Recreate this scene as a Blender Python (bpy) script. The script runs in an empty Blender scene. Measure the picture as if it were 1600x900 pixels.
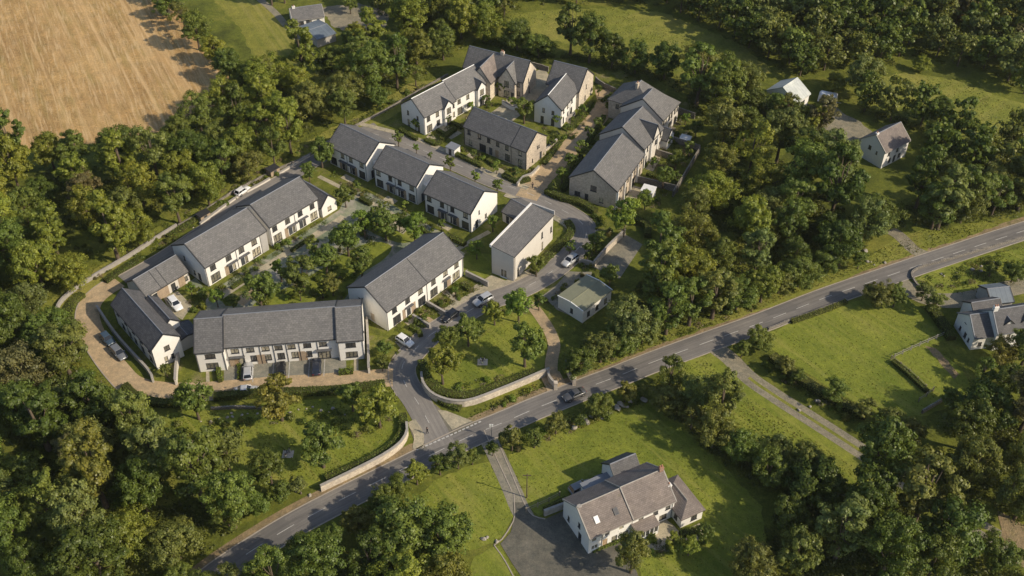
import bpy, bmesh, math, random
import numpy as np
from mathutils import Vector, Matrix, geometry

# ---------------------------------------------------------------- camera, light, exposure
SC = bpy.context.scene
COL = SC.collection
CAM_H, CAM_PITCH, CAM_F = 148.0, 41.5, 1700.0        # metres, degrees below horizontal, focal length in photo pixels (1600 wide)
SUN_AZ_X, SUN_AZ_Y, SUN_EL = 0.93, -0.37, 35.0       # horizontal direction towards the sun, elevation

cam_d = bpy.data.cameras.new('camera'); cam = bpy.data.objects.new('camera', cam_d); COL.objects.link(cam)
cam.location = (0, 0, CAM_H); cam.rotation_euler = (math.radians(90 - CAM_PITCH), 0, 0)
cam_d.sensor_width = 36; cam_d.lens = CAM_F / 1600 * 36; cam_d.clip_start = 1; cam_d.clip_end = 9000
SC.camera = cam
W = bpy.data.worlds.new('World'); SC.world = W; W.use_nodes = True
nt = W.node_tree; bg = nt.nodes['Background']
sky = nt.nodes.new('ShaderNodeTexSky'); sky.sky_type = 'NISHITA'; sky.sun_disc = False
sky.sun_elevation = math.radians(SUN_EL); sky.sun_rotation = math.atan2(SUN_AZ_X, SUN_AZ_Y)
sky.air_density = 1.0; sky.dust_density = 1.2
nt.links.new(sky.outputs[0], bg.inputs[0]); bg.inputs[1].default_value = 0.13
sd = bpy.data.lights.new('sun', 'SUN'); sd.energy = 4.3; sd.angle = math.radians(0.6); sd.color = (1.0, 0.88, 0.69)
sun = bpy.data.objects.new('sun', sd); COL.objects.link(sun)
_h = Vector((SUN_AZ_X, SUN_AZ_Y, 0)).normalized() * math.cos(math.radians(SUN_EL))
sun.rotation_euler = Vector((_h.x, _h.y, math.sin(math.radians(SUN_EL)))).to_track_quat('Z', 'Y').to_euler()
SC.view_settings.view_transform = 'Standard'; SC.view_settings.look = 'None'; SC.view_settings.exposure = 0.14; SC.view_settings.gamma = 1.0
SC.render.engine = 'CYCLES'; SC.cycles.max_bounces = 6; SC.cycles.diffuse_bounces = 3; SC.cycles.transparent_max_bounces = 4
SC.cycles.filter_width = 1.5
SC.cycles.use_denoising = True

# ---------------------------------------------------------------- helpers
_ct, _st = math.cos(math.radians(CAM_PITCH)), math.sin(math.radians(CAM_PITCH))
def G(px, py, z=0.0):
    """the place in the world, at height z, that the photograph shows at pixel px, py"""
    x = (px - 800) / CAM_F; y = -(py - 450) / CAM_F
    d = (x, _ct + y * _st, -_st + y * _ct); t = (z - CAM_H) / d[2]
    return Vector((d[0] * t, d[1] * t, z))
def G2(p, z=0.0):
    v = G(p[0], p[1], z); return Vector((v.x, v.y))
def mscale(px, py):                      # photo pixels per metre across, at this place on the ground
    return (G(px + 1, py) - G(px, py)).length

def link(o, parent=None):
    COL.objects.link(o)
    if parent is not None: o.parent = parent
    return o
def tag(o, label=None, cat=None, group=None, kind=None):
    if label: o['label'] = label
    if cat: o['category'] = cat
    if group: o['group'] = group
    if kind: o['kind'] = kind
    return o
def empty(name, loc, rz=0.0, label=None, cat=None, group=None):
    o = bpy.data.objects.new(name, None); o.location = loc; o.rotation_euler = (0, 0, rz); o.empty_display_size = 0.5
    link(o); return tag(o, label, cat, group)
def copy_tree(o, parent=None):
    c = o.copy(); COL.objects.link(c)
    if parent is not None: c.parent = parent
    for ch in o.children: copy_tree(ch, c)
    return c

class MB:
    """gathers polygons and links them as one mesh object, with metric UVs laid along and up every face"""
    def __init__(s, M=None): s.v = []; s.f = []; s.M = M or Matrix.Identity(4)
    def poly(s, pts):
        b = len(s.v)
        for p in pts: s.v.append(s.M @ Vector(p))
        s.f.append(tuple(range(b, b + len(pts))))
    def mesh(s, vs, fs):
        b = len(s.v)
        for p in vs: s.v.append(s.M @ Vector(p))
        for f in fs: s.f.append(tuple(b + i for i in f))
    def box(s, x0, y0, z0, x1, y1, z1):
        s.mesh([(x0,y0,z0),(x1,y0,z0),(x1,y1,z0),(x0,y1,z0),(x0,y0,z1),(x1,y0,z1),(x1,y1,z1),(x0,y1,z1)],
               [(0,3,2,1),(4,5,6,7),(0,1,5,4),(1,2,6,5),(2,3,7,6),(3,0,4,7)])
    def tube(s, p0, p1, r0, r1, n=7, cap=True):
        p0 = Vector(p0); p1 = Vector(p1); d = (p1 - p0).normalized()
        a = d.orthogonal().normalized(); b = d.cross(a)
        vs = []
        for p, r in ((p0, r0), (p1, r1)):
            for k in range(n):
                t = 2 * math.pi * k / n; vs.append(p + a * (math.cos(t) * r) + b * (math.sin(t) * r))
        fs = [(k, (k + 1) % n, n + (k + 1) % n, n + k) for k in range(n)]
        if cap: fs += [tuple(range(n - 1, -1, -1)), tuple(range(n, 2 * n))]
        s.mesh(vs, fs)
    def sweep(s, pts, radii, n=7):
        pts = [Vector(p) for p in pts]; vs = []; a = None
        for i, p in enumerate(pts):
            d = (pts[min(i + 1, len(pts) - 1)] - pts[max(i - 1, 0)]).normalized()
            a = d.orthogonal().normalized() if a is None else (a - d * a.dot(d)).normalized()
            b = d.cross(a)
            for k in range(n):
                t = 2 * math.pi * k / n; vs.append(p + (a * math.cos(t) + b * math.sin(t)) * radii[i])
        fs = []
        for i in range(len(pts) - 1):
            for k in range(n):
                fs.append((i*n + k, i*n + (k+1) % n, (i+1)*n + (k+1) % n, (i+1)*n + k))
        fs.append(tuple(range((len(pts)-1)*n, len(pts)*n)))
        s.mesh(vs, fs)
    def data(s, name, mat, smooth=False):
        me = bpy.data.meshes.new(name); me.from_pydata([tuple(p) for p in s.v], [], s.f)
        uv = me.uv_layers.new(name='UVMap').data
        for p in me.polygons:
            n = p.normal
            if abs(n.z) > 0.995: t = Vector((1, 0, 0)); b = Vector((0, 1, 0))
            else: t = Vector((-n.y, n.x, 0)).normalized(); b = n.cross(t)
            for li in p.loop_indices:
                c = me.vertices[me.loops[li].vertex_index].co; uv[li].uv = (c.dot(t), c.dot(b))
            p.use_smooth = smooth
        for m in (mat if isinstance(mat, (list, tuple)) else [mat]): me.materials.append(m)
        return me
    def build(s, name, mat, parent=None, smooth=False):
        return link(bpy.data.objects.new(name, s.data(name, mat, smooth)), parent)

def catmull(pts, step=1.5, closed=False):
    pts = [Vector(p) for p in pts]; out = []; n = len(pts)
    rng = range(n) if closed else range(n - 1)
    for i in rng:
        p1, p2 = pts[i], pts[(i + 1) % n]
        p0 = pts[i - 1] if (closed or i > 0) else p1 + (p1 - p2)
        p3 = pts[(i + 2) % n] if (closed or i + 2 < n) else p2 + (p2 - p1)
        k = max(1, int((p2 - p1).length / step))
        for j in range(k):
            t = j / k; t2 = t * t; t3 = t2 * t
            out.append(0.5 * ((2 * p1) + (p2 - p0) * t + (2 * p0 - 5 * p1 + 4 * p2 - p3) * t2 + (3 * p1 - p0 - 3 * p2 + p3) * t3))
    if not closed: out.append(pts[-1])
    return out
def dens(pts, step=1.5):
    out = []; n = len(pts)
    for i in range(n):
        a, b = pts[i], pts[(i + 1) % n]; k = max(1, int((b - a).length / step))
        out += [a.lerp(b, j / k) for j in range(k)]
    return out

def flat_mesh(name, pts, z, mat):
    tris = geometry.tessellate_polygon([[Vector((p.x, p.y, 0)) for p in pts]])
    me = bpy.data.meshes.new(name)
    fs = []
    for t in tris:
        a, b, c = (pts[i] for i in t)
        fs.append(t if (b - a).cross(c - a) > 0 else (t[0], t[2], t[1]))
    me.from_pydata([(p.x, p.y, z) for p in pts], [], fs)
    me.materials.append(mat); return me
def sheet(name, px, z, mat, smooth=False, rough=0.0, parent=None, kind='structure', world=False):
    """a flat piece of ground laid at height z, outlined by photo pixels on the ground"""
    pts = [Vector(p) for p in px] if world else [G2(p) for p in px]
    if smooth: pts = catmull(pts, 1.2, True)
    elif rough: pts = dens(pts, 1.2)
    if rough:
        r = random.Random(name + str(px[0])); pts = [p + Vector((r.uniform(-rough, rough), r.uniform(-rough, rough))) for p in pts]
    o = bpy.data.objects.new(name, flat_mesh(name, pts, z, mat)); link(o, parent)
    if parent is None: o['kind'] = kind
    return o
def ribbon_pts(line, off):
    out = []
    for i, p in enumerate(line):
        d = (line[min(i + 1, len(line) - 1)] - line[max(i - 1, 0)]).normalized()
        out.append(p + Vector((-d.y, d.x)) * off)
    return out
def ribbon(name, line, w0, w1, z, mat, parent=None, h=0.0):
    """a strip along a line between the offsets w0 and w1 (metres to its left); h > 0 gives it sides"""
    a = ribbon_pts(line, w1); b = ribbon_pts(line, w0); n = len(line); vs = []; fs = []; us = []; s = 0
    for i in range(n):
        if i: s += (line[i] - line[i - 1]).length
        vs += [(a[i].x, a[i].y, z + h), (b[i].x, b[i].y, z + h)]
        if h: vs += [(a[i].x, a[i].y, z - 0.1), (b[i].x, b[i].y, z - 0.1)]
        us.append(s)
    k = 4 if h else 2
    for i in range(n - 1):
        p, q = i * k, (i + 1) * k
        fs.append((p, p + 1, q + 1, q))
        if h: fs += [(p + 2, p, q, q + 2), (p + 1, p + 3, q + 3, q + 1)]
    if h: fs += [(0, 2, 3, 1), ((n-1)*k, (n-1)*k + 1, (n-1)*k + 3, (n-1)*k + 2)]
    me = bpy.data.meshes.new(name); me.from_pydata(vs, [], fs); me.materials.append(mat)
    uv = me.uv_layers.new(name='UVMap').data
    for l in me.loops:
        i = l.vertex_index; off = w1 if (i % k) in (0, 2) else w0
        uv[l.index].uv = (us[i // k], off + (vs[i][2] if h else 0))
    return link(bpy.data.objects.new(name, me), parent)

# ---------------------------------------------------------------- materials
def new_mat(name):
    m = bpy.data.materials.new(name); m.use_nodes = True
    t = m.node_tree; b = t.nodes['Principled BSDF']; return m, t, b
def N(t, typ, **kw):
    n = t.nodes.new(typ)
    for k, v in kw.items(): setattr(n, k, v)
    return n
def ramp(t, fac, stops):
    r = N(t, 'ShaderNodeValToRGB'); e = r.color_ramp.elements
    while len(e) < len(stops): e.new(0.5)
    for el, (p, c) in zip(e, stops): el.position = p; el.color = (*c, 1)
    t.links.new(fac, r.inputs[0]); return r.outputs[0]
def noise(t, vec, scale, detail=4, rough=0.6, dist=0.0):
    n = N(t, 'ShaderNodeTexNoise'); n.inputs['Scale'].default_value = scale; n.inputs['Detail'].default_value = detail
    n.inputs['Roughness'].default_value = rough; n.inputs['Distortion'].default_value = dist
    t.links.new(vec, n.inputs['Vector']); return n.outputs['Fac']
def mixc(t, fac, a, b, mode='MIX'):
    m = N(t, 'ShaderNodeMix', data_type='RGBA', blend_type=mode)
    for s, v in ((0, fac), (6, a), (7, b)):
        if hasattr(v, 'links'): t.links.new(v, m.inputs[s])
        else: m.inputs[s].default_value = v if s == 0 else (*v, 1)
    return m.outputs[2]
def bump(t, b, h, strength, dist):
    n = N(t, 'ShaderNodeBump'); n.inputs['Strength'].default_value = strength; n.inputs['Distance'].default_value = dist
    t.links.new(h, n.inputs['Height']); t.links.new(n.outputs[0], b.inputs['Normal'])

def earth_mat(name, stops, scale=0.12, fine=2.0, fine_amt=0.35, rough=0.95, bump_s=0.6, bump_d=0.25, streak=None, patches=None):
    """ground: broad patches of the given colours, finer mottling, optional streaks (angle, across scale, along scale, colour, amount)"""
    m, t, b = new_mat(name); tc = N(t, 'ShaderNodeTexCoord').outputs['Object']
    col = ramp(t, noise(t, tc, scale, 6, 0.65, 0.4), stops)
    f = noise(t, tc, fine, 5, 0.75)
    col = mixc(t, fine_amt, col, ramp(t, f, [(0.25, (0.25, 0.25, 0.25)), (0.75, (1.0, 1.0, 1.0))]), 'OVERLAY')
    f2 = noise(t, tc, fine * 0.22, 5, 0.75)
    col = mixc(t, 1.0, col, ramp(t, f2, [(0.3, (0.66, 0.7, 0.68)), (0.7, (1.22, 1.16, 1.05))]), 'MULTIPLY')
    f3 = noise(t, tc, fine * 2.5, 3, 0.8)
    col = mixc(t, 1.0, col, ramp(t, f3, [(0.3, (0.74, 0.76, 0.72)), (0.7, (1.24, 1.22, 1.1))]), 'MULTIPLY')
    if patches:
        pc, ps, lo = patches
        col = mixc(t, ramp(t, noise(t, tc, ps, 5, 0.7, 0.6), [(lo, (0, 0, 0)), (lo + 0.12, (1, 1, 1))]), col, pc)
    for s in (streak or []):
        rt = N(t, 'ShaderNodeMapping'); rt.inputs['Rotation'].default_value = (0, 0, math.radians(90) - s[0]); t.links.new(tc, rt.inputs[0])
        mp = N(t, 'ShaderNodeMapping'); mp.inputs['Scale'].default_value = (s[1], s[2], 1); t.links.new(rt.outputs[0], mp.inputs[0])
        sf = noise(t, mp.outputs[0], 1.0, 4, 0.6, 0.25)
        col = mixc(t, ramp(t, sf, [(0.5, (0, 0, 0)), (0.72, (s[4],) * 3)]), col, s[3])
    t.links.new(col, b.inputs['Base Color']); b.inputs['Roughness'].default_value = rough
    b.inputs['Specular IOR Level'].default_value = 0.15
    if bump_s: bump(t, b, f, bump_s, bump_d)
    return m
def road_mat(name, c, dark, light):
    """worn tarmac: streaks along the road (UV runs along it), wheel tracks, patches"""
    m, t, b = new_mat(name); uv = N(t, 'ShaderNodeTexCoord').outputs['UV']; ob = N(t, 'ShaderNodeTexCoord').outputs['Object']
    mp = N(t, 'ShaderNodeMapping'); mp.inputs['Scale'].default_value = (0.05, 1.7, 1); t.links.new(uv, mp.inputs[0])
    s = noise(t, mp.outputs[0], 1.0, 5, 0.7, 0.3)
    col = ramp(t, s, [(0.28, dark), (0.5, c), (0.74, light)])
    col = mixc(t, 1.0, col, ramp(t, noise(t, ob, 0.12, 5, 0.7), [(0.3, (0.8, 0.8, 0.82)), (0.7, (1.16, 1.14, 1.1))]), 'MULTIPLY')
    f = noise(t, ob, 5.0, 3, 0.8); col = mixc(t, 1.0, col, ramp(t, f, [(0.3, (0.86,) * 3), (0.7, (1.1,) * 3)]), 'MULTIPLY')
    v = N(t, 'ShaderNodeTexVoronoi'); v.inputs['Scale'].default_value = 0.16; t.links.new(ob, v.inputs['Vector'])
    col = mixc(t, ramp(t, v.outputs['Color'], [(0.8, (0, 0, 0)), (0.82, (0.5, 0.5, 0.5))]), col, dark)
    t.links.new(col, b.inputs['Base Color']); b.inputs['Roughness'].default_value = 0.8; b.inputs['Specular IOR Level'].default_value = 0.25; bump(t, b, f, .15, .04); return m
def brick_mat(name, c1, c2, mortar, bw, rh, msize=0.02, rough=0.85, nz=0.3, nscale=1.2, bump_s=0.5, bump_d=0.02, offset=0.5, stain=None, broad=1.0, rand=0.0):
    m, t, b = new_mat(name); uv = N(t, 'ShaderNodeTexCoord').outputs['UV']; ob = N(t, 'ShaderNodeTexCoord').outputs['Object']
    br = N(t, 'ShaderNodeTexBrick'); br.offset = offset
    for k, v in (('Color1', (*c1, 1)), ('Color2', (*c2, 1)), ('Mortar', (*mortar, 1)), ('Scale', 1.0), ('Mortar Size', msize), ('Brick Width', bw), ('Row Height', rh), ('Bias', 0.0)):
        br.inputs[k].default_value = v
    t.links.new(uv, br.inputs['Vector'])
    f = noise(t, ob, nscale, 6, 0.7)
    col = mixc(t, nz, br.outputs['Color'], ramp(t, f, [(0.25, (0.15, 0.15, 0.15)), (0.8, (0.9, 0.9, 0.9))]), 'OVERLAY')
    f2 = noise(t, ob, 0.25, 4, 0.6)
    col = mixc(t, 1.0, col, ramp(t, f2, [(0.3, (1 - .18 * broad, 1 - .18 * broad, 1 - .16 * broad)), (0.7, (1 + .12 * broad, 1 + .1 * broad, 1 + .06 * broad))]), 'MULTIPLY')
    if rand: col = mixc(t, 1.0, col, ramp(t, N(t, 'ShaderNodeObjectInfo').outputs['Random'], [(0, (1 - rand, 1 - rand, 1 - rand * .9)), (1, (1 + rand * 1.2, 1 + rand * 1.05, 1 + rand * .9))]), 'MULTIPLY')
    if stain: col = mixc(t, ramp(t, noise(t, ob, stain[1], 5, 0.7, 0.5), [(stain[2], (0, 0, 0)), (stain[2] + 0.1, (stain[3],) * 3)]), col, stain[0])
    t.links.new(col, b.inputs['Base Color']); b.inputs['Roughness'].default_value = rough; b.inputs['Specular IOR Level'].default_value = 0.3
    if bump_s: bump(t, b, br.outputs['Fac'], -bump_s, bump_d)
    return m
def plain_mat(name, c, rough=0.6, spec=0.4, metal=0.0, nz=0.15, nscale=1.5, coat=0.0, rand=0.0):
    m, t, b = new_mat(name); ob = N(t, 'ShaderNodeTexCoord').outputs['Object']
    f = noise(t, ob, nscale, 5, 0.65)
    col = mixc(t, 1.0, c, ramp(t, f, [(0.25, (1 - nz,) * 3), (0.75, (1 + nz * 0.4,) * 3)]), 'MULTIPLY')
    if rand:
        r = N(t, 'ShaderNodeObjectInfo').outputs['Random']
        col = mixc(t, 1.0, col, ramp(t, r, [(0, (1 - rand,) * 3), (1, (1 + rand,) * 3)]), 'MULTIPLY')
    t.links.new(col, b.inputs['Base Color']); b.inputs['Roughness'].default_value = rough; b.inputs['Metallic'].default_value = metal
    b.inputs['Specular IOR Level'].default_value = spec; b.inputs['Coat Weight'].default_value = coat
    return m
def leaf_mat(name, attr=None):
    m, t, b = new_mat(name); t.nodes.remove(b); out = t.nodes['Material Output']
    oi = N(t, 'ShaderNodeObjectInfo'); geo = N(t, 'ShaderNodeNewGeometry'); tc = N(t, 'ShaderNodeTexCoord').outputs['Object']
    v = ramp(t, geo.outputs['Random Per Island'], [(0.0, (0.68, 0.7, 0.6)), (0.55, (1.0, 1.0, 0.9)), (1.0, (1.34, 1.3, 0.95))])
    tint = oi.outputs['Color']
    if attr: tint = N(t, 'ShaderNodeAttribute', attribute_name=attr).outputs['Color']
    col = mixc(t, 1.0, tint, v, 'MULTIPLY')
    n = noise(t, tc, 0.45, 3, 0.6)
    col = mixc(t, 1.0, col, ramp(t, n, [(0.3, (0.78, 0.85, 0.9)), (0.7, (1.2, 1.1, 0.95))]), 'MULTIPLY')
    d = N(t, 'ShaderNodeBsdfDiffuse'); tr = N(t, 'ShaderNodeBsdfTranslucent'); gl = N(t, 'ShaderNodeBsdfGlossy')
    t.links.new(col, d.inputs[0]); gl.inputs['Roughness'].default_value = 0.45; gl.inputs[0].default_value = (0.9, 0.9, 0.85, 1)
    t.links.new(mixc(t, 1.0, col, (1.15, 1.15, 0.65), 'MULTIPLY'), tr.inputs[0])
    mx = N(t, 'ShaderNodeMixShader'); mx.inputs[0].default_value = 0.36
    t.links.new(d.outputs[0], mx.inputs[1]); t.links.new(tr.outputs[0], mx.inputs[2])
    m2 = N(t, 'ShaderNodeMixShader'); m2.inputs[0].default_value = 0.02
    t.links.new(mx.outputs[0], m2.inputs[1]); t.links.new(gl.outputs[0], m2.inputs[2])
    t.links.new(m2.outputs[0], out.inputs[0]); return m
def glass_mat(name):
    m, t, b = new_mat(name); oi = N(t, 'ShaderNodeObjectInfo').outputs['Random']; uv = N(t, 'ShaderNodeTexCoord').outputs['Object']
    base = ramp(t, oi, [(0.0, (0.04, 0.042, 0.044)), (0.35, (0.1, 0.095, 0.085)), (0.65, (0.24, 0.215, 0.16)), (1.0, (0.48, 0.43, 0.32))])
    col = mixc(t, ramp(t, noise(t, uv, 1.3, 3), [(0.5, (0, 0, 0)), (0.6, (1, 1, 1))]), base, (0.05, 0.052, 0.056))
    t.links.new(col, b.inputs['Base Color']); b.inputs['Roughness'].default_value = 0.06; b.inputs['Specular IOR Level'].default_value = 0.6
    return m

MAT = {}
MAT['rough_grass'] = earth_mat('rough_grass', [(0.3, (0.06, 0.07, 0.016)), (0.5, (0.11, 0.125, 0.022)), (0.7, (0.18, 0.175, 0.04))], 0.09, 1.4, 0.5)
MAT['lawn'] = earth_mat('lawn', [(0.3, (0.125, 0.155, 0.026)), (0.52, (0.18, 0.203, 0.034)), (0.75, (0.24, 0.235, 0.06))], 0.06, 2.2, 0.3, bump_s=0.4,
                        streak=[(math.radians(-50), 0.7, 0.03, (0.27, 0.255, 0.06), 0.7), (math.radians(-52), 0.55, 0.025, (0.115, 0.15, 0.018), 0.7)],
                        patches=((0.23, 0.19, 0.07), 0.07, 0.64))
MAT['meadow'] = earth_mat('meadow', [(0.3, (0.13, 0.15, 0.025)), (0.5, (0.18, 0.19, 0.04)), (0.72, (0.25, 0.225, 0.065))], 0.05, 1.6, 0.4,
                          streak=[(math.radians(40), 0.5, 0.03, (0.24, 0.22, 0.06), 0.5)])
MAT['stripe_meadow'] = earth_mat('stripe_meadow', [(0.3, (0.15, 0.16, 0.03)), (0.7, (0.23, 0.21, 0.05))], 0.04, 1.4, 0.35,
                          streak=[(math.radians(-63), 0.4, 0.008, (0.3, 0.26, 0.08), 0.8), (math.radians(-63), 0.6, 0.01, (0.11, 0.14, 0.025), 0.7)])
MAT['stubble'] = earth_mat('stubble', [(0.28, (0.27, 0.165, 0.078)), (0.5, (0.35, 0.222, 0.102)), (0.75, (0.43, 0.285, 0.135))], 0.05, 1.3, 0.5,
                           streak=[(math.radians(-63), 0.3, 0.04, (0.25, 0.2, 0.06), 0.6), (math.radians(-61), 0.8, 0.03, (0.27, 0.155, 0.06), 0.6), (math.radians(-62), 0.55, 0.016, (0.66, 0.45, 0.23), 0.7), (math.radians(-66), 1.6, 0.12, (0.62, 0.45, 0.25), 0.7), (math.radians(-62), 0.22, 0.004, (0.6, 0.39, 0.18), 0.5)], bump_s=0.8)
MAT['garden_ground'] = earth_mat('garden_ground', [(0.3, (0.075, 0.085, 0.022)), (0.5, (0.125, 0.14, 0.025)), (0.72, (0.2, 0.17, 0.1))], 0.3, 2.5, 0.5)
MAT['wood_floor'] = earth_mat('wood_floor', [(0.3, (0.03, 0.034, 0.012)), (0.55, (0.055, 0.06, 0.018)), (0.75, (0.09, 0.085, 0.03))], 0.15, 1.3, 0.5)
MAT['bare_earth'] = earth_mat('bare_earth', [(0.3, (0.17, 0.125, 0.08)), (0.55, (0.25, 0.19, 0.125)), (0.75, (0.12, 0.12, 0.045))], 0.25, 2.5, 0.4)
MAT['asphalt'] = earth_mat('asphalt', [(0.3, (0.125, 0.115, 0.105)), (0.55, (0.16, 0.148, 0.134)), (0.75, (0.2, 0.185, 0.165))], 0.1, 4.0, 0.3, rough=0.8, bump_s=0.15, bump_d=0.05)
MAT['old_asphalt'] = earth_mat('old_asphalt', [(0.3, (0.19, 0.176, 0.158)), (0.55, (0.235, 0.216, 0.193)), (0.75, (0.28, 0.258, 0.23))], 0.12, 3.0, 0.3, rough=0.85, bump_s=0.15, bump_d=0.05)
MAT['dark_asphalt'] = earth_mat('dark_asphalt', [(0.3, (0.095, 0.09, 0.085)), (0.55, (0.12, 0.113, 0.105)), (0.75, (0.155, 0.145, 0.135))], 0.15, 3.0, 0.35, rough=0.85, bump_s=0.2, bump_d=0.05)
MAT['main_road'] = road_mat('main_road', (0.165, 0.153, 0.14), (0.115, 0.108, 0.1), (0.23, 0.213, 0.192))
MAT['estate_road'] = road_mat('estate_road', (0.215, 0.198, 0.178), (0.165, 0.153, 0.138), (0.29, 0.268, 0.24))
MAT['gravel'] = earth_mat('gravel', [(0.3, (0.19, 0.168, 0.14)), (0.55, (0.25, 0.224, 0.186)), (0.75, (0.16, 0.145, 0.11))], 0.22, 3.0, 0.4)
MAT['pale_paving'] = earth_mat('pale_paving', [(0.3, (0.3, 0.265, 0.22)), (0.55, (0.38, 0.335, 0.275)), (0.75, (0.45, 0.4, 0.33))], 0.3, 2.5, 0.3, rough=0.85, bump_s=0.2, bump_d=0.05)
MAT['court_paving'] = earth_mat('court_paving', [(0.3, (0.11, 0.135, 0.08)), (0.5, (0.2, 0.222, 0.175)), (0.75, (0.3, 0.3, 0.23))], 0.14, 1.8, 0.35, rough=0.8, bump_s=0.2, bump_d=0.05,
                               patches=((0.33, 0.3, 0.24), 0.2, 0.5))
MAT['tan_pavers'] = earth_mat('tan_pavers', [(0.3, (0.33, 0.245, 0.17)), (0.55, (0.4, 0.3, 0.21)), (0.75, (0.46, 0.355, 0.26))], 0.12, 3.5, 0.3, rough=0.85, bump_s=0.15, bump_d=0.04)
MAT['grey_pavers'] = earth_mat('grey_pavers', [(0.3, (0.17, 0.165, 0.155)), (0.55, (0.22, 0.21, 0.195)), (0.75, (0.27, 0.255, 0.235))], 0.2, 3.5, 0.3, rough=0.85, bump_s=0.15, bump_d=0.04)
MAT['kerb'] = plain_mat('kerb', (0.36, 0.31, 0.25), 0.85, nz=0.25)
MAT['line_paint'] = plain_mat('line_paint', (0.5, 0.48, 0.44), 0.7, nz=0.45, nscale=2.5)
MAT['slate'] = brick_mat('slate', (0.118, 0.115, 0.111), (0.158, 0.153, 0.147), (0.085, 0.083, 0.08), 0.6, 0.4, 0.025, 0.75, 0.35, 3.5, stain=((0.12, 0.118, 0.1), 0.8, 0.64, 0.35), broad=0.6, rand=0.13)
MAT['slate_brown'] = brick_mat('slate_brown', (0.18, 0.15, 0.13), (0.23, 0.19, 0.165), (0.11, 0.095, 0.085), 0.5, 0.3, 0.02, 0.8, 0.35, 0.9, stain=((0.13, 0.12, 0.07), 0.5, 0.62, 0.5))
MAT['slate_dark'] = brick_mat('slate_dark', (0.085, 0.083, 0.085), (0.12, 0.115, 0.115), (0.055, 0.055, 0.055), 0.5, 0.3, 0.02, 0.7, 0.35, 0.9)
MAT['felt_green'] = plain_mat('felt_green', (0.215, 0.215, 0.14), 0.85, nz=0.18)
MAT['sheet_blue'] = brick_mat('sheet_blue', (0.14, 0.17, 0.2), (0.17, 0.2, 0.225), (0.1, 0.125, 0.15), 1.0, 6.0, 0.04, 0.55, 0.25, 0.8)
MAT['sheet_pale'] = brick_mat('sheet_pale', (0.5, 0.52, 0.48), (0.58, 0.6, 0.55), (0.4, 0.42, 0.39), 0.9, 6.0, 0.04, 0.5, 0.25, 0.8)
MAT['lead'] = plain_mat('lead', (0.2, 0.21, 0.23), 0.6, nz=0.2); MAT['canopy'] = plain_mat('canopy', (0.1, 0.1, 0.102), 0.8)
MAT['white_render'] = plain_mat('white_render', (0.77, 0.74, 0.685), 0.9, 0.2, nz=0.08, nscale=1.6)
MAT['cream_render'] = plain_mat('cream_render', (0.6, 0.555, 0.49), 0.9, 0.2, nz=0.1, nscale=0.6)
MAT['grey_render'] = plain_mat('grey_render', (0.42, 0.4, 0.37), 0.9, 0.2, nz=0.2, nscale=0.7)
MAT['stone'] = brick_mat('stone', (0.54, 0.455, 0.355), (0.42, 0.355, 0.275), (0.46, 0.395, 0.315), 0.55, 0.28, 0.03, 0.9, 0.5, 2.2)
MAT['pale_stone'] = brick_mat('pale_stone', (0.64, 0.56, 0.455), (0.51, 0.445, 0.355), (0.5, 0.43, 0.345), 0.6, 0.3, 0.03, 0.9, 0.5, 2.0)
MAT['rubble'] = brick_mat('rubble', (0.34, 0.3, 0.25), (0.22, 0.2, 0.17), (0.13, 0.12, 0.1), 0.5, 0.28, 0.05, 0.95, 0.6, 2.5)
MAT['concrete'] = plain_mat('concrete', (0.36, 0.33, 0.29), 0.9, 0.2, nz=0.3)
MAT['dark_trim'] = plain_mat('dark_trim', (0.035, 0.035, 0.037), 0.5)
MAT['frame'] = plain_mat('frame', (0.045, 0.046, 0.05), 0.45)
MAT['white_frame'] = plain_mat('white_frame', (0.75, 0.74, 0.7), 0.5)
MAT['glass'] = glass_mat('glass')
MAT['door_dark'] = plain_mat('door_dark', (0.05, 0.055, 0.06), 0.5, rand=0.4)
MAT['door_tan'] = plain_mat('door_tan', (0.4, 0.28, 0.17), 0.6, rand=0.15)
MAT['timber'] = brick_mat('timber', (0.4, 0.31, 0.22), (0.34, 0.26, 0.185), (0.2, 0.15, 0.1), 0.16, 8.0, 0.012, 0.8, 0.3, 1.5)
MAT['fence_wood'] = plain_mat('fence_wood', (0.3, 0.25, 0.18), 0.85, nz=0.3)
MAT['brick_red'] = brick_mat('brick_red', (0.36, 0.17, 0.1), (0.28, 0.13, 0.08), (0.3, 0.26, 0.22), 0.22, 0.075, 0.012, 0.9)
MAT['terracotta'] = plain_mat('terracotta', (0.42, 0.2, 0.11), 0.8)
MAT['bark'] = plain_mat('bark', (0.13, 0.1, 0.07), 0.95, 0.1, nz=0.4, nscale=4)
MAT['leaf'] = leaf_mat('leaf'); MAT['leaf_mass'] = leaf_mat('leaf_mass', 'tint')
MAT['rubber'] = plain_mat('rubber', (0.02, 0.02, 0.02), 0.8)
MAT['rim'] = plain_mat('rim', (0.45, 0.45, 0.46), 0.35, metal=0.8)
MAT['car_glass'] = plain_mat('car_glass', (0.015, 0.018, 0.022), 0.05, 0.7)
MAT['lamp_clear'] = plain_mat('lamp_clear', (0.75, 0.75, 0.72), 0.15, 0.6)
MAT['lamp_red'] = plain_mat('lamp_red', (0.3, 0.02, 0.015), 0.2, 0.6)
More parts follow.
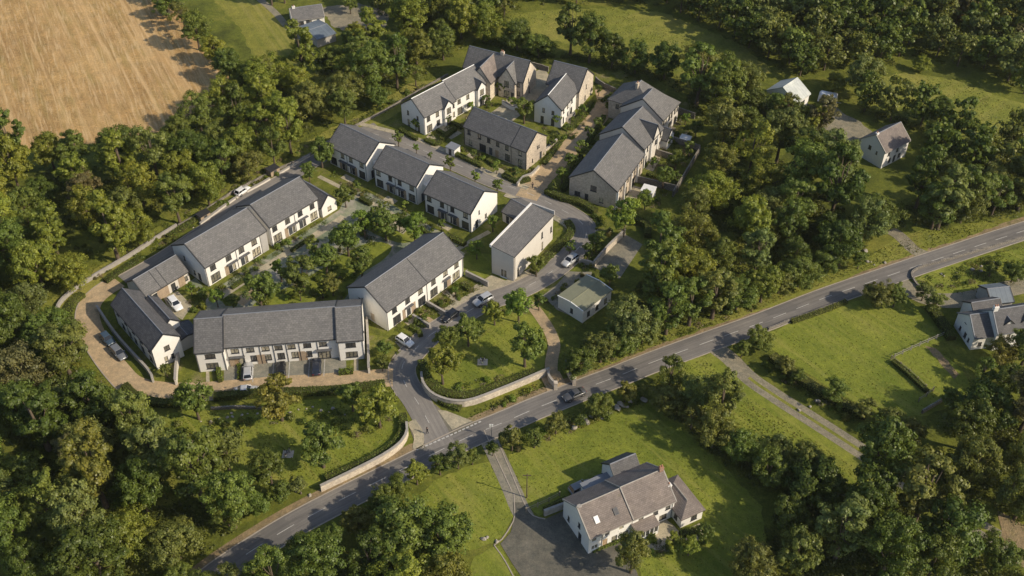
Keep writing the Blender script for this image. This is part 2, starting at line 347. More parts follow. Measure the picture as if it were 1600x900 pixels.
for nm, c in (('silver', (0.5, 0.5, 0.5)), ('white', (0.75, 0.74, 0.72)), ('black', (0.014, 0.014, 0.016)), ('dark_blue', (0.045, 0.07, 0.1)), ('grey', (0.2, 0.205, 0.21)), ('navy', (0.02, 0.025, 0.04)), ('charcoal', (0.075, 0.075, 0.078))):
    MAT['paint_' + nm] = plain_mat('paint_' + nm, c, 0.3, 0.5, 0.25 if nm in ('silver', 'grey') else 0.0, nz=0.05, coat=0.6)

# ---------------------------------------------------------------- building kit
_wc = {}
def window_meshes(w, h, frame):
    k = (round(w, 2), round(h, 2), frame)
    if k in _wc: return _wc[k]
    b = MB(); f = 0.07; x = w / 2
    b.box(-x, -0.05, 0, x, 0.06, f); b.box(-x, -0.05, h - f, x, 0.06, h)
    b.box(-x, -0.05, f, -x + f, 0.06, h - f); b.box(x - f, -0.05, f, x, 0.06, h - f)
    n = max(1, int(round(w / 0.75)))
    for i in range(1, n): c = -x + w * i / n; b.box(c - 0.035, -0.045, f, c + 0.035, 0.055, h - f)
    b.box(-x - 0.06, -0.17, -0.07, x + 0.06, -0.05, 0.0)
    p = MB(); p.poly([(-x + f, 0.02, f), (x - f, 0.02, f), (x - f, 0.02, h - f), (-x + f, 0.02, h - f)])
    _wc[k] = (b.data('window', MAT[frame]), p.data('pane', MAT['glass'])); return _wc[k]
_dc = {}
def door_mesh(w, h, mat):
    k = (round(w, 2), round(h, 2), mat)
    if k not in _dc:
        b = MB(); x = w / 2
        b.box(-x, -0.02, 0, x, 0.05, h); b.box(-x + .12, -0.045, 0.15, x - .12, -0.02, h * 0.42); b.box(-x + .12, -0.045, h * 0.5, x - .12, -0.02, h - .15)
        hd = MB(); hd.box(x - 0.16, -0.1, 0.95, x - 0.1, -0.02, 1.15)
        _dc[k] = (b.data('door', MAT[mat]), hd.data('handle', MAT['rim']))
    return _dc[k]

def wall_face(mb, o, d, L, z0, z1, ops, rec=0.12):
    """one wall with real openings; o = start, d = direction (outside on its right), ops = [(u0,u1,z0,z1)]"""
    n = Vector((d.y, -d.x)); P = lambda u, z, r=0.0: (o.x + d.x * u - n.x * r, o.y + d.y * u - n.y * r, z)
    us = sorted({0.0, L, *[v for q in ops for v in q[:2]]}); zs = sorted({z0, z1, *[v for q in ops for v in q[2:4]]})
    us = [u for u in us if 0 <= u <= L]; zs = [z for z in zs if z0 <= z <= z1]
    for i in range(len(us) - 1):
        for j in range(len(zs) - 1):
            cu, cz = (us[i] + us[i+1]) / 2, (zs[j] + zs[j+1]) / 2
            if any(q[0] < cu < q[1] and q[2] < cz < q[3] for q in ops): continue
            mb.poly([P(us[i], zs[j]), P(us[i+1], zs[j]), P(us[i+1], zs[j+1]), P(us[i], zs[j+1])])
    for a, b, c, e in ops:
        mb.poly([P(a, c), P(b, c), P(b, c, rec), P(a, c, rec)]); mb.poly([P(a, e, rec), P(b, e, rec), P(b, e), P(a, e)])
        mb.poly([P(a, c), P(a, c, rec), P(a, e, rec), P(a, e)]); mb.poly([P(b, c, rec), P(b, c), P(b, e), P(b, e, rec)])
        mb.poly([P(a, c, rec), P(b, c, rec), P(b, e, rec), P(a, e, rec)])

def add_block(root, x0, y0, rot, L, D, eave, rise, wall='white_render', roof='slate', front=(), right=(), back=(), left=(),
              hipL=0.0, hipR=0.0, ov=0.3, ovg=0.08, frame='frame', pipes=(), seams=(), gutter=True, trim='dark_trim', cap='lead', z0=-0.15, t=0.2):
    """a pitched-roof range of a building: walls with openings, windows, doors, roof, gutters; local x along the front, y to the back"""
    M = Matrix.Translation((x0, y0, 0)) @ Matrix.Rotation(rot, 4, 'Z')
    wm = MB(M); sl = rise / (D / 2)
    sides = [('f', Vector((0, 0)), Vector((1, 0)), L, front), ('r', Vector((L, 0)), Vector((0, 1)), D, right),
             ('b', Vector((L, D)), Vector((-1, 0)), L, back), ('l', Vector((0, D)), Vector((0, -1)), D, left)]
    for nm, o, d, ln, specs in sides:
        ops = []
        for s in specs:
            k, f, z, w, h = s[:5]; c = f * ln
            if k == 'w': w *= .88; h *= .93
            w = min(w, ln - 0.2); c = min(max(c, w / 2 + 0.06), ln - w / 2 - 0.06)
            if k in 'wdg': ops.append((c - w / 2, c + w / 2, z, z + h))
            ang = math.atan2(d.y, d.x); n = Vector((d.y, -d.x)); rec = 0.12 if k in 'wdg' else 0.0
            pos = o + d * c - n * (rec - 0.06 if rec else 0.0)
            TM = M @ Matrix.Translation((pos.x, pos.y, z)) @ Matrix.Rotation(ang, 4, 'Z')
            if k in 'wg':
                wme, pme = window_meshes(w, h, s[5] if len(s) > 5 else frame)
                a = link(bpy.data.objects.new('window', wme), root); a.matrix_local = TM
                link(bpy.data.objects.new('pane', pme), a)
            elif k == 'd':
                dme, hme = door_mesh(w, h, s[5] if len(s) > 5 else 'door_dark')
                a = link(bpy.data.objects.new('door', dme), root); a.matrix_local = TM
                link(bpy.data.objects.new('handle', hme), a)
            elif k == 'p':
                b = MB(TM); b.box(-w / 2, -0.05, 0, w / 2, 0.02, h); b.build('cladding_panel', MAT[s[5] if len(s) > 5 else 'timber'], root)
            elif k == 'c':
                b = MB(TM); b.box(-w / 2, -0.65, 0, w / 2, 0.02, h); b.build('porch_canopy', MAT[s[5] if len(s) > 5 else 'canopy'], root)
        top = eave
        wall_face(wm, o, d, ln, z0, top, ops)
    yo = D / 2
    if not hipL: wm.poly([(0, D, eave), (0, 0, eave), (0, yo, eave + rise)])
    if not hipR: wm.poly([(L, 0, eave), (L, D, eave), (L, yo, eave + rise)])
    wm.build('wall', MAT[wall], root)
    # roof
    ze = eave - ov * sl + 0.03 + t; zr = eave + rise + 0.03 + t
    xl = -ov if hipL else -ovg; xr = L + ov if hipR else L + ovg
    top = [(xl, -ov, ze), (xr, -ov, ze), (xr, D + ov, ze), (xl, D + ov, ze), (hipL if hipL else xl, yo, zr), (L - hipR if hipR else xr, yo, zr)]
    bot = [(x, y, z - t) for x, y, z in top]
    fs = [(0, 1, 5, 4), (2, 3, 4, 5), (7, 6, 10, 11), (9, 8, 11, 10), (6, 7, 1, 0), (8, 9, 3, 2)]
    if hipL: fs += [(3, 0, 4), (6, 9, 10), (9, 6, 0, 3)]
    else: fs += [(6, 0, 4, 10), (3, 9, 10, 4)]
    if hipR: fs += [(1, 2, 5), (8, 7, 11), (7, 8, 2, 1)]
    else: fs += [(1, 7, 11, 5), (8, 2, 5, 11)]
    rb = MB(M); rb.mesh(top + bot, fs); ro = rb.build('roof', MAT[roof], root)
    cb = MB(M); cb.tube((top[4][0], yo, zr - 0.02), (top[5][0], yo, zr - 0.02), 0.11, 0.11, 6); cb.build('ridge_cap', MAT[cap], ro)
    for hip, x in ((hipL, xl), (hipR, xr)):
        if hip: continue
        vb = MB(M)
        for ya in (-ov, D + ov):
            w = 0.09; vb.mesh([(x - w, ya, ze - t - 0.04), (x + w, ya, ze - t - 0.04), (x + w, ya, ze + 0.05), (x - w, ya, ze + 0.05),
                               (x - w, yo, zr - t - 0.04), (x + w, yo, zr - t - 0.04), (x + w, yo, zr + 0.05), (x - w, yo, zr + 0.05)],
                              [(0, 1, 2, 3), (4, 7, 6, 5), (0, 4, 5, 1), (1, 5, 6, 2), (2, 6, 7, 3), (3, 7, 4, 0)])
        vb.build('verge_trim', MAT[trim], ro)
    for f in seams:
        x = f * L; sb = MB(M)
        sb.mesh([(x - .07, -ov, ze), (x + .07, -ov, ze), (x + .07, -ov, ze + .06), (x - .07, -ov, ze + .06), (x - .07, yo, zr), (x + .07, yo, zr), (x + .07, yo, zr + .06), (x - .07, yo, zr + .06)],
                [(0, 1, 2, 3), (4, 7, 6, 5), (0, 4, 5, 1), (1, 5, 6, 2), (2, 6, 7, 3), (3, 7, 4, 0)])
        sb.build('roof_joint', MAT['dark_trim'], ro)
    if gutter:
        for ya in ((-ov - 0.1, -ov + 0.0), (D + ov, D + ov + 0.1)):
            g = MB(M); g.box(xl, ya[0], ze - t - 0.02, xr, ya[1], ze - t + 0.1); g.build('gutter', MAT[trim], ro)
    for f in pipes:
        g = MB(M); x = min(max(f * L, 0.12), L - 0.12); g.tube((x, -0.09, 0.0), (x, -0.09, eave - 0.1), 0.05, 0.05, 6); g.build('downpipe', MAT['dark_trim'], root)
    return ro

def frame_px(FL, FR, ze):
    a, b = G(*FL, ze), G(*FR, ze); d = b - a
    return Vector((a.x, a.y, 0)), math.atan2(d.y, d.x), d.length
def depth_px(FL, FR, B, ze):
    a, b, k = G(*FL, ze), G(*FR, ze), G(*B, ze); u = (b - a).normalized()
    return abs((k - a).dot(Vector((-u.y, u.x, 0))))
def local(root, px, z):
    """photo pixel at height z in the local frame of a building"""
    p = G(px[0], px[1], z) - root.location; return Matrix.Rotation(-root.rotation_euler.z, 3, 'Z') @ p
def house(name, label, cat, FL, FR, ze, group=None):
    loc, ang, L = frame_px(FL, FR, ze); return empty(name, loc, ang, label, cat, group), L
def gable_bay(root, xc, w, proj, deep, eave, rise, **kw):
    return add_block(root, xc + w / 2, -proj, math.pi / 2, proj + deep, w, eave, rise, **kw)
def chimney(root, x, y, z0, h, w=0.9, d=0.6, mat='white_render', pots=2):
    b = MB(); b.box(x - w/2, y - d/2, z0, x + w/2, y + d/2, z0 + h); b.box(x - w/2 - .06, y - d/2 - .06, z0 + h - .18, x + w/2 + .06, y + d/2 + .06, z0 + h - 0.08)
    c = b.build('chimney', MAT[mat], root)
    for i in range(pots):
        p = MB(); cx = x - w/2 + w * (i + .5) / pots; p.tube((cx, y, z0 + h), (cx, y, z0 + h + .4), .14, .11, 8); p.build('chimney_pot', MAT['terracotta'], c)
def rooflight(root, x, y, z, slope, w=0.8, h=1.2, pale=False):
    TM = Matrix.Translation((x, y, z)) @ Matrix.Rotation(slope, 4, 'X'); b = MB(TM)
    b.box(-w/2, -h/2, -0.1, w/2, h/2, 0.14); o = b.build('rooflight', MAT['white_frame' if pale else 'frame'], root)
    g = MB(TM); g.poly([(-w/2+.08, -h/2+.08, .145), (w/2-.08, -h/2+.08, .145), (w/2-.08, h/2-.08, .145), (-w/2+.08, h/2-.08, .145)]); g.build('pane', MAT['white_frame' if pale else 'glass'], o)

# ---------------------------------------------------------------- ground, fields, roads
WOODS = {}   # filled below: outlines (photo pixels at ground level) of the wooded ground
big = [(-2600, -400), (2600, -400), (2600, 4200), (-2600, 4200)]
sheet('ground', big, 0.0, MAT['rough_grass'], world=True)
sheet('stubble_field', [(-260, -160), (215, -160), (262, -10), (300, 55), (372, 140), (330, 170), (262, 195), (210, 222), (130, 225), (40, 232), (-200, 250), (-420, 200)], 0.02, MAT['stubble'], rough=0.8)
sheet('stripe_meadow', [(290, -60), (335, 2), (375, 45), (398, 92), (430, 122), (505, 96), (460, 48), (430, 22), (395, 0), (350, -50)], 0.02, MAT['stripe_meadow'], rough=0.5)
sheet('meadow', [(800, 22), (860, 15), (960, 12), (1030, 18), (1085, 38), (1160, 70), (1205, 110), (1170, 130), (1110, 135), (1080, 122), (1000, 100), (930, 78), (850, 60), (790, 45)], 0.02, MAT['meadow'], rough=0.6)
sheet('meadow', [(1375, 122), (1420, 112), (1490, 125), (1560, 150), (1680, 190), (1680, 235), (1600, 245), (1540, 225), (1470, 205), (1405, 175), (1360, 150)], 0.02, MAT['meadow'], rough=0.6)
sheet('meadow', [(1090, 2), (1150, 10), (1260, 40), (1300, 58), (1230, 50), (1150, 32)], 0.02, MAT['meadow'], rough=0.6)
sheet('lawn', [(1200, 520), (1290, 484), (1340, 470), (1420, 468), (1455, 495), (1480, 530), (1455, 540), (1500, 575), (1520, 610), (1480, 640), (1440, 650), (1370, 645), (1300, 610), (1240, 570), (1205, 545)], 0.03, MAT['lawn'], rough=0.3)
sheet('lawn', [(1425, 440), (1470, 412), (1540, 398), (1680, 370), (1680, 440), (1560, 455), (1500, 462), (1455, 462), (1432, 452)], 0.03, MAT['lawn'], rough=0.3)
sheet('lawn', [(795, 712), (850, 685), (920, 660), (1000, 630), (1060, 640), (1120, 720), (1190, 790), (1200, 870), (1180, 930), (1010, 930), (990, 860), (1110, 830), (1060, 760), (900, 775), (840, 805), (822, 790)], 0.03, MAT['lawn'], rough=0.3)
sheet('lawn', [(632, 790), (680, 752), (735, 728), (766, 722), (800, 792), (803, 806), (788, 835), (770, 850), (735, 860), (690, 850)], 0.03, MAT['lawn'], rough=0.3)
sheet('lawn', [(740, 870), (778, 852), (795, 875), (818, 930), (720, 930)], 0.03, MAT['lawn'], rough=0.25)
sheet('lawn', [(1060, 565), (1120, 552), (1145, 575), (1200, 612), (1300, 680), (1390, 745), (1350, 760), (1240, 745), (1170, 700), (1120, 650), (1060, 610)], 0.03, MAT['lawn'], rough=0.4)
sheet('lawn', [(672, 575), (690, 545), (720, 515), (760, 500), (800, 490), (835, 495), (848, 520), (852, 548), (845, 580), (800, 600), (735, 614), (700, 612), (678, 595)], 0.03, MAT['lawn'], smooth=True)
sheet('lawn', [(300, 640), (400, 632), (520, 622), (600, 620), (622, 640), (628, 672), (600, 698), (510, 752), (450, 765), (380, 745), (330, 715), (300, 690), (255, 655)], 0.03, MAT['lawn'], smooth=True)
sheet('lawn', [(700, 120), (720, 118), (660, 155), (600, 190), (540, 215), (484, 245), (367, 305), (277, 360), (203, 408), (120, 470), (80, 500), (60, 480), (120, 440), (200, 385), (280, 333), (430, 245), (560, 180), (640, 130)], 0.03, MAT['meadow'], rough=0.4)
sheet('lawn', [(1170, 475), (1290, 430), (1340, 412), (1400, 372), (1440, 360), (1500, 352), (1540, 345), (1560, 352), (1500, 374), (1430, 396), (1355, 422), (1267, 458), (1187, 485), (1107, 512), (1030, 538), (960, 566), (900, 590), (880, 585), (960, 548), (1060, 512)], 0.03, MAT['meadow'], rough=0.3)
# grass round the estate houses, on which paths and gardens are laid
sheet('lawn', [(230, 430), (420, 315), (540, 205), (700, 120), (760, 95), (960, 105), (1075, 160), (1095, 200), (1010, 330), (935, 390), (905, 440), (850, 500), (700, 500), (600, 592), (330, 610), (235, 590), (160, 490)], 0.01, MAT['garden_ground'], rough=0.3)
for px in ([(690, 705), (700, 684), (770, 650), (840, 617), (900, 592), (893, 604), (850, 622), (760, 664)], [(507, 762), (640, 695), (655, 690), (650, 702), (560, 752), (507, 775)]):
    sheet('verge', px, 0.025, MAT['bare_earth'], rough=0.25)

C = lambda *p: catmull([G2(q) for q in p], 1.0)
road_line = C((250, 960), (300, 928), (350, 890), (407, 852), (463, 818), (527, 784), (577, 759), (630, 733), (700, 698), (743, 678), (787, 660), (833, 640), (863, 628), (920, 605), (960, 590), (1020, 566), (1107, 534), (1193, 503), (1290, 465), (1380, 434), (1450, 410), (1565, 372), (1660, 342), (1760, 310))
road = tag(ribbon('main_road', road_line, -2.5, 2.5, 0.05, MAT['main_road']), kind='structure')
ribbon('kerb', road_line, 2.5, 2.7, 0.0, MAT['kerb'], road, h=0.1); ribbon('kerb', road_line, -2.7, -2.5, 0.0, MAT['kerb'], road, h=0.08)
tag(ribbon('verge', road_line, 2.75, 4.0, 0.028, MAT['bare_earth']), kind='structure')
def dashes(line, parent, dash, gap, w, z, mat, start=0.0, end=1e9, off=0.0, name='road_marking'):
    s = 0.0; L = [0.0]
    for i in range(1, len(line)): L.append(L[-1] + (line[i] - line[i - 1]).length)
    def at(u):
        for i in range(1, len(line)):
            if L[i] >= u: t = (u - L[i-1]) / max(1e-6, L[i] - L[i-1]); return line[i-1].lerp(line[i], t)
        return line[-1]
    u = start
    while u + dash < min(L[-1], end):
        pts = ribbon_pts([at(u + dash * k / 3) for k in range(4)], off)
        ribbon(name, pts, -w / 2, w / 2, z, mat, parent); u += dash + gap
dashes(road_line, road, 3.2, 2.6, 0.13, 0.065, MAT['line_paint'], 4.0)
estate_line = C((690, 698), (672, 664), (652, 628), (633, 600), (628, 575), (640, 556), (672, 524), (715, 497), (755, 474), (800, 458), (838, 440), (868, 420), (893, 398), (910, 380), (916, 362), (905, 345), (876, 327), (830, 304), (770, 282), (720, 260), (660, 235), (610, 217), (565, 204))
eroad = tag(ribbon('estate_road', estate_line, -2.5, 2.5, 0.054, MAT['estate_road']), kind='structure')
sheet('estate_road', [(641, 672), (656, 640), (680, 632), (705, 655), (735, 658), (750, 660), (654, 706)], 0.052, MAT['asphalt'])
dashes(estate_line, eroad, 2.0, 3.0, 0.12, 0.07, MAT['line_paint'], 6.0)
give = C((647, 705), (700, 682), (753, 658)); dashes(give, eroad, 0.55, 0.28, 0.3, 0.072, MAT['line_paint'], 0.5)
ribbon('kerb', estate_line[14:], 2.5, 2.65, 0.0, MAT['kerb'], eroad, h=0.12); ribbon('kerb', estate_line[14:-40], -2.65, -2.5, 0.0, MAT['kerb'], eroad, h=0.12)
def pavement(line, a, b, mat='pale_paving', z=0.0, h=0.11): return tag(ribbon('pavement', line, a, b, z, MAT[mat], h=h), kind='structure')
pavement(ribbon_pts(estate_line, 2.7)[34:95], 0.0, 1.25)
pavement(C((560, 196), (617, 210), (660, 224), (713, 247), (756, 270), (800, 288), (822, 297)), 0.0, 1.4)
pavement(C((638, 660), (650, 680), (648, 702)), -0.4, 1.4, h=0.1)
sheet('pavement', [(684, 641), (697, 642), (738, 658), (722, 664), (707, 672), (694, 655)], 0.075, MAT['pale_paving'])
# back lane behind the left-hand terraces, then the brick lane round the corner
back_kerb = C((584, 192), (545, 207), (484, 246), (432, 276), (377, 307), (313, 353), (262, 387), (223, 411), (185, 432))
tag(ribbon('back_lane', back_kerb, 0.0, 4.3, 0.056, MAT['estate_road']), kind='structure')
lane_line = C((185, 440), (162, 454), (143, 472), (137, 492), (142, 516), (160, 548), (184, 580), (208, 602), (250, 611), (300, 612), (363, 608), (420, 603), (500, 598), (575, 592), (614, 590))
lane = tag(ribbon('brick_lane', lane_line, -2.3, 2.3, 0.06, MAT['tan_pavers']), kind='structure')
ribbon('kerb', lane_line[:-6], -2.5, -2.3, 0.0, MAT['kerb'], lane, h=0.1)
ribbon('kerb', back_kerb[12:], -0.25, 0.0, 0.0, MAT['kerb'], bpy.data.objects['back_lane'], h=0.12)
sheet('forecourt', [(350, 570), (400, 566), (540, 554), (542, 588), (440, 593), (350, 598)], 0.05, MAT['grey_pavers'])
for i, px in enumerate([(397, 566), (428, 563), (453, 561), (484, 559), (508, 557)]):
    b = (px[0] - 2, px[1] + 31); ribbon('road_marking', [G2(px), G2(b)], -0.07, 0.07, 0.066, MAT['line_paint'], lane)
tag(ribbon('cobbled_street', C((822, 310), (838, 288), (862, 262), (890, 232), (915, 205), (935, 182), (948, 160), (945, 140)), -2.6, 2.6, 0.062, MAT['tan_pavers']), kind='structure')
sheet('pavement', [(800, 286), (838, 278), (860, 296), (842, 306), (826, 300)], 0.066, MAT['tan_pavers'])
tag(ribbon('footpath', C((800, 462), (830, 478), (848, 500), (860, 520), (866, 540), (862, 562), (862, 585), (870, 605)), -1.2, 1.2, 0.048, MAT['tan_pavers']), kind='structure')
sheet('footpath', [(843, 586), (874, 580), (884, 600), (856, 612)], 0.055, MAT['tan_pavers'])
sheet('courtyard', [(322, 468), (345, 446), (420, 398), (500, 348), (530, 328), (545, 300), (575, 300), (640, 335), (720, 380), (738, 376), (690, 392), (640, 395), (545, 466), (540, 485), (320, 500)], 0.02, MAT['court_paving'])
sheet('garden', [(395, 478), (430, 458), (470, 440), (505, 418), (545, 392), (585, 378), (612, 385), (600, 405), (560, 432), (542, 462), (520, 480), (440, 484)], 0.035, MAT['lawn'], smooth=True)
sheet('garden', [(560, 338), (590, 335), (625, 352), (652, 372), (630, 380), (600, 372), (570, 356)], 0.034, MAT['lawn'], smooth=True)
sheet('garden', [(350, 462), (385, 440), (398, 448), (372, 474), (352, 478)], 0.034, MAT['garden_ground'], smooth=True)
sheet('garden', [(700, 408), (748, 395), (768, 398), (768, 428), (745, 440), (725, 432)], 0.03, MAT['lawn'])
tag(ribbon('footpath', C((330, 462), (420, 404), (432, 396), (520, 340), (528, 334)), -2.6, -0.8, 0.045, MAT['pale_paving']), kind='structure')
tag(ribbon('footpath', C((510, 268), (590, 308), (668, 350), (737, 390)), -3.0, -1.9, 0.045, MAT['pale_paving']), kind='structure')
tag(ribbon('footpath', C((700, 398), (735, 378), (765, 362)), -0.6, 0.6, 0.05, MAT['pale_paving']), kind='structure')
sheet('forecourt', [(752, 440), (768, 430), (803, 444), (806, 452), (780, 457)], 0.05, MAT['pale_paving'])
sheet('car_park', [(928, 418), (976, 366), (1004, 382), (968, 436)], 0.05, MAT['old_asphalt'])
sheet('forecourt', [(848, 462), (870, 445), (888, 424), (905, 425), (925, 425), (920, 450), (905, 500), (870, 484)], 0.045, MAT['old_asphalt'])
sheet('forecourt', [(800, 130), (850, 105), (865, 130), (840, 160), (800, 190), (760, 205), (740, 195), (790, 160)], 0.03, MAT['pale_paving'])
# roads and yards beyond the estate
tag(ribbon('driveway', C((752, 668), (765, 690), (782, 725), (800, 765), (810, 790), (822, 812)), -1.6, 1.6, 0.044, MAT['old_asphalt']), kind='structure')
sheet('driveway', [(801, 785), (818, 785), (832, 806), (850, 812), (900, 790), (925, 860), (980, 830), (1000, 850), (990, 880), (1010, 935), (838, 935), (800, 880), (782, 850), (798, 832), (803, 812)], 0.052, MAT['dark_asphalt'])
sheet('patio', [(985, 838), (1040, 812), (1062, 832), (1092, 818), (1100, 840), (1050, 862), (1000, 858)], 0.05, MAT['pale_paving'], rough=0.15)
track_line = C((1120, 545), (1140, 560), (1170, 590), (1210, 618), (1260, 650), (1310, 682), (1360, 715), (1410, 750), (1470, 790), (1540, 830), (1620, 875), (1700, 930))
tag(ribbon('farm_track', track_line, -1.8, 1.8, 0.042, MAT['gravel']), kind='structure')
ribbon('grass_strip', track_line[8:], -.35, .35, 0.0445, MAT['meadow'], bpy.data.objects['farm_track'])
sheet('gravel_yard', [(1560, 800), (1600, 820), (1660, 860), (1640, 900), (1590, 880), (1568, 840)], 0.052, MAT['bare_earth'], rough=0.4)
tag(ribbon('farm_track', C((1395, 438), (1415, 448), (1440, 463), (1475, 470), (1520, 466), (1560, 455), (1600, 446), (1680, 430)), -2.2, 2.2, 0.040, MAT['gravel']), kind='structure')
tag(ribbon('farm_track', C((1450, 400), (1430, 392), (1415, 378), (1400, 365), (1370, 350)), -1.5, 1.5, 0.043, MAT['gravel']), kind='structure')
sheet('gravel_yard', [(1262, 165), (1300, 165), (1350, 195), (1370, 215), (1345, 232), (1290, 225), (1275, 200)], 0.03, MAT['gravel'], rough=0.4)
tag(ribbon('farm_track', C((395, -10), (430, 20), (460, 55), (500, 95)), -1.0, 1.0, 0.03, MAT['gravel']), kind='structure')
sheet('gravel_yard', [(500, 12), (560, 5), (610, 20), (600, 45), (560, 60), (520, 40)], 0.03, MAT['gravel'], rough=0.4)
sheet('footpath', [(1445, 540), (1462, 545), (1500, 585), (1490, 592)], 0.045, MAT['bare_earth'], rough=0.2)

# ---------------------------------------------------------------- buildings
def W(f, z, w, h, k='w', *a): return (k, f, z, w, h, *a)
UP, GZ = 3.35, 0.95
def terrace_front(n, bay=2.3):
    s = []
    for i in range(n):
        c = (i + 0.5) / n; e = 0.5 / n; m = 1 if i % 2 == 0 else -1
        s += [W(c - m * e * 0.5, UP, 1.5, 1.35), W(c + m * e * 0.5, UP, 1.5, 1.35)]
        s += [W(c - m * e * 0.5, 0.35, bay, 2.15), ('d', c + m * e * 0.62, 0.05, 1.0, 2.15), ('w', c + m * e * 0.3, 0.4, 0.6, 1.8), ('p', c + m * e * 0.9, 0.05, 0.5, 2.4, 'timber'), ('c', c + m * e * 0.55, 2.5, 2.2, 0.12)]
    return s
def terrace_back(n):
    s = []
    for i in range(n):
        c = (i + 0.5) / n; e = 0.5 / n
        s += [W(c - e * .5, UP, 1.2, 1.2), W(c + e * .5, UP, 1.0, 1.1), W(c - e * .4, 0.1, 2.2, 2.1), W(c + e * .5, 1.0, 1.2, 1.2)]
    return s
SIDE = [W(0.35, UP, 0.6, 1.2), W(0.6, 1.0, 0.7, 1.2)]
TG = 'terraces of the new estate'
# two terraces facing the green square
r, L = house('terraced_houses', 'white rendered terrace beside the low tan-fronted link building, facing the tree-planted square', 'terrace', (319, 418), (415, 360), 5.2, TG)
add_block(r, 0, 0, 0, L, 10.7, 5.2, 3.1, front=[W(.12, UP, 1.6, 1.4), W(.37, UP, 1.6, 1.4), W(.58, UP, 1.6, 1.4), W(.79, UP, 1.6, 1.4), W(.13, .35, 2.6, 2.15), W(.80, .35, 2.4, 2.15),
    ('d', .37, .05, 1.0, 2.2), ('w', .43, .3, .8, 1.9), ('d', .57, .05, 1.0, 2.2), ('w', .63, .3, .8, 1.9), ('p', .31, .05, .9, 2.4, 'timber'), ('c', .4, 2.5, 2.6, .14), ('c', .6, 2.5, 2.6, .14), ('p', .95, .02, 1.5, 5.0, 'grey_render')],
    left=SIDE + [('d', .75, .05, 1.0, 2.1)], back=terrace_back(3), pipes=(.005, .49, .89))
r, L = house('terraced_houses', 'white rendered terrace with a small gabled wing, facing the tree-planted square', 'terrace', (420, 355), (496, 310), 5.2, TG)
add_block(r, 0, 0, 0, L, 10.7, 5.2, 3.1, front=[W(.1, UP, 1.5, 1.4), W(.36, UP, 1.5, 1.4), W(.62, UP, 1.5, 1.4), W(.87, UP, 1.5, 1.4), W(.13, .35, 2.5, 2.15), W(.88, .35, 2.2, 2.15),
    ('d', .39, .05, 1.0, 2.2), ('w', .46, .3, .8, 1.9), ('d', .61, .05, 1.0, 2.2), ('w', .68, .3, .8, 1.9), ('p', .31, .05, .9, 2.4, 'timber'), ('c', .43, 2.5, 2.6, .14), ('c', .65, 2.5, 2.6, .14)],
    left=SIDE, back=terrace_back(2), pipes=(.005, .5, .99))
p = local(r, (509, 342), 2.8)
gable_bay(r, L + 2.4, 4.2, 0.6, 8.0, 2.8, 2.2, left=[W(.5, .9, 1.2, 1.2)], back=[W(.3, .9, .8, 1.0)])
b = MB(); b.box(L + 0.05, 2.0, -0.1, L + 0.35, 9.0, 4.6); b.build('link_wall', MAT['grey_render'], r)
# low link range and the corner house
r, L = house('link_building', 'single-storey range with grey slate roof and tan doors between white terrace and corner house', 'outbuilding', (250, 449), (295, 422), 2.9)
add_block(r, -3.5, 0, 0, L + 3.2, 6.4, 2.9, 2.3, wall='cream_render', front=[('d', .2, .05, 1.0, 2.1, 'door_dark'), ('p', .38, .05, 2.6, 2.3, 'timber'), W(.62, .2, 1.2, 2.0), ('p', .82, .05, 1.5, 2.3, 'timber'), W(.93, .8, .8, 1.2)], seams=(.35, .5), hipL=0)
r, L = house('corner_house', 'two-storey white house with dark slate roof inside the bend of the brick lane', 'house', (175, 475), (237, 547), 5.2)
add_block(r, 0, 0, 0, L, 5.6, 5.2, 2.3, front=[W(f, UP, 1.3, 1.2) for f in (.1, .3, .5, .7, .9)] + [W(f, .8, 1.4, 1.4) for f in (.18, .5, .88)] + [('d', .36, .05, 1, 2.1), ('d', .68, .05, 1, 2.1)],
    right=[W(.5, UP, 1.3, 1.3), W(.38, .8, .8, 1.4), W(.62, .9, .7, 1.2)], pipes=(.005, .34, .66, .99), roof='slate_dark', wall='white_render')
add_block(r, 3.5, 4.6, 0, L - 8.0, 3.2, 4.6, 1.4, roof='slate_dark', gutter=False)
add_block(r, L - 5.5, 5.55, 0, 4.2, 4.2, 2.7, 0.5, roof='slate_dark', wall='cream_render', gutter=False)
# the long front row with two slightly projecting ends
r, L = house('terraced_houses', 'long white front terrace with parking bays before it along the brick lane', 'terrace', (304, 551), (567, 530), 5.2, TG)
fr = [W(f, UP, 1.7, 1.2) for f in (.09, .225, .36, .475, .59, .73, .87)] + [W(.245, .9, 1.6, 1.6), W(.37, .9, 1.4, 1.6), W(.485, .9, 1.6, 1.7), W(.61, .9, 1.6, 1.7), W(.735, .9, 1.3, 1.6),
      ('d', .085, .05, 1.0, 2.2, 'door_tan'), ('g', .13, .1, 1.0, 2.1), ('p', .045, .05, .9, 2.4, 'timber'), ('p', .305, .05, 1.5, 2.4, 'timber'), ('d', .33, .05, .95, 2.1), ('p', .67, .05, 1.3, 2.4, 'timber'), ('d', .695, .05, .9, 2.1, 'door_tan'), ('g', .87, .1, 2.4, 2.3), ('c', .1, 2.45, 2.8, .13), ('c', .87, 2.5, 3.0, .13)]
EW = 5.2
add_block(r, EW, 0.9, 0, L - EW - 4.9, 10.4, 5.2, 3.1, front=fr, back=terrace_back(5), pipes=(.02, .16, .31, .43, .545, .66, .82))
add_block(r, 0, 0, 0, EW, 11.2, 5.2, 3.1, front=[W(.5, UP, 2.2, 1.25), W(.5, .7, 2.6, 1.6)], left=SIDE, pipes=(.03, .97), hipL=0)
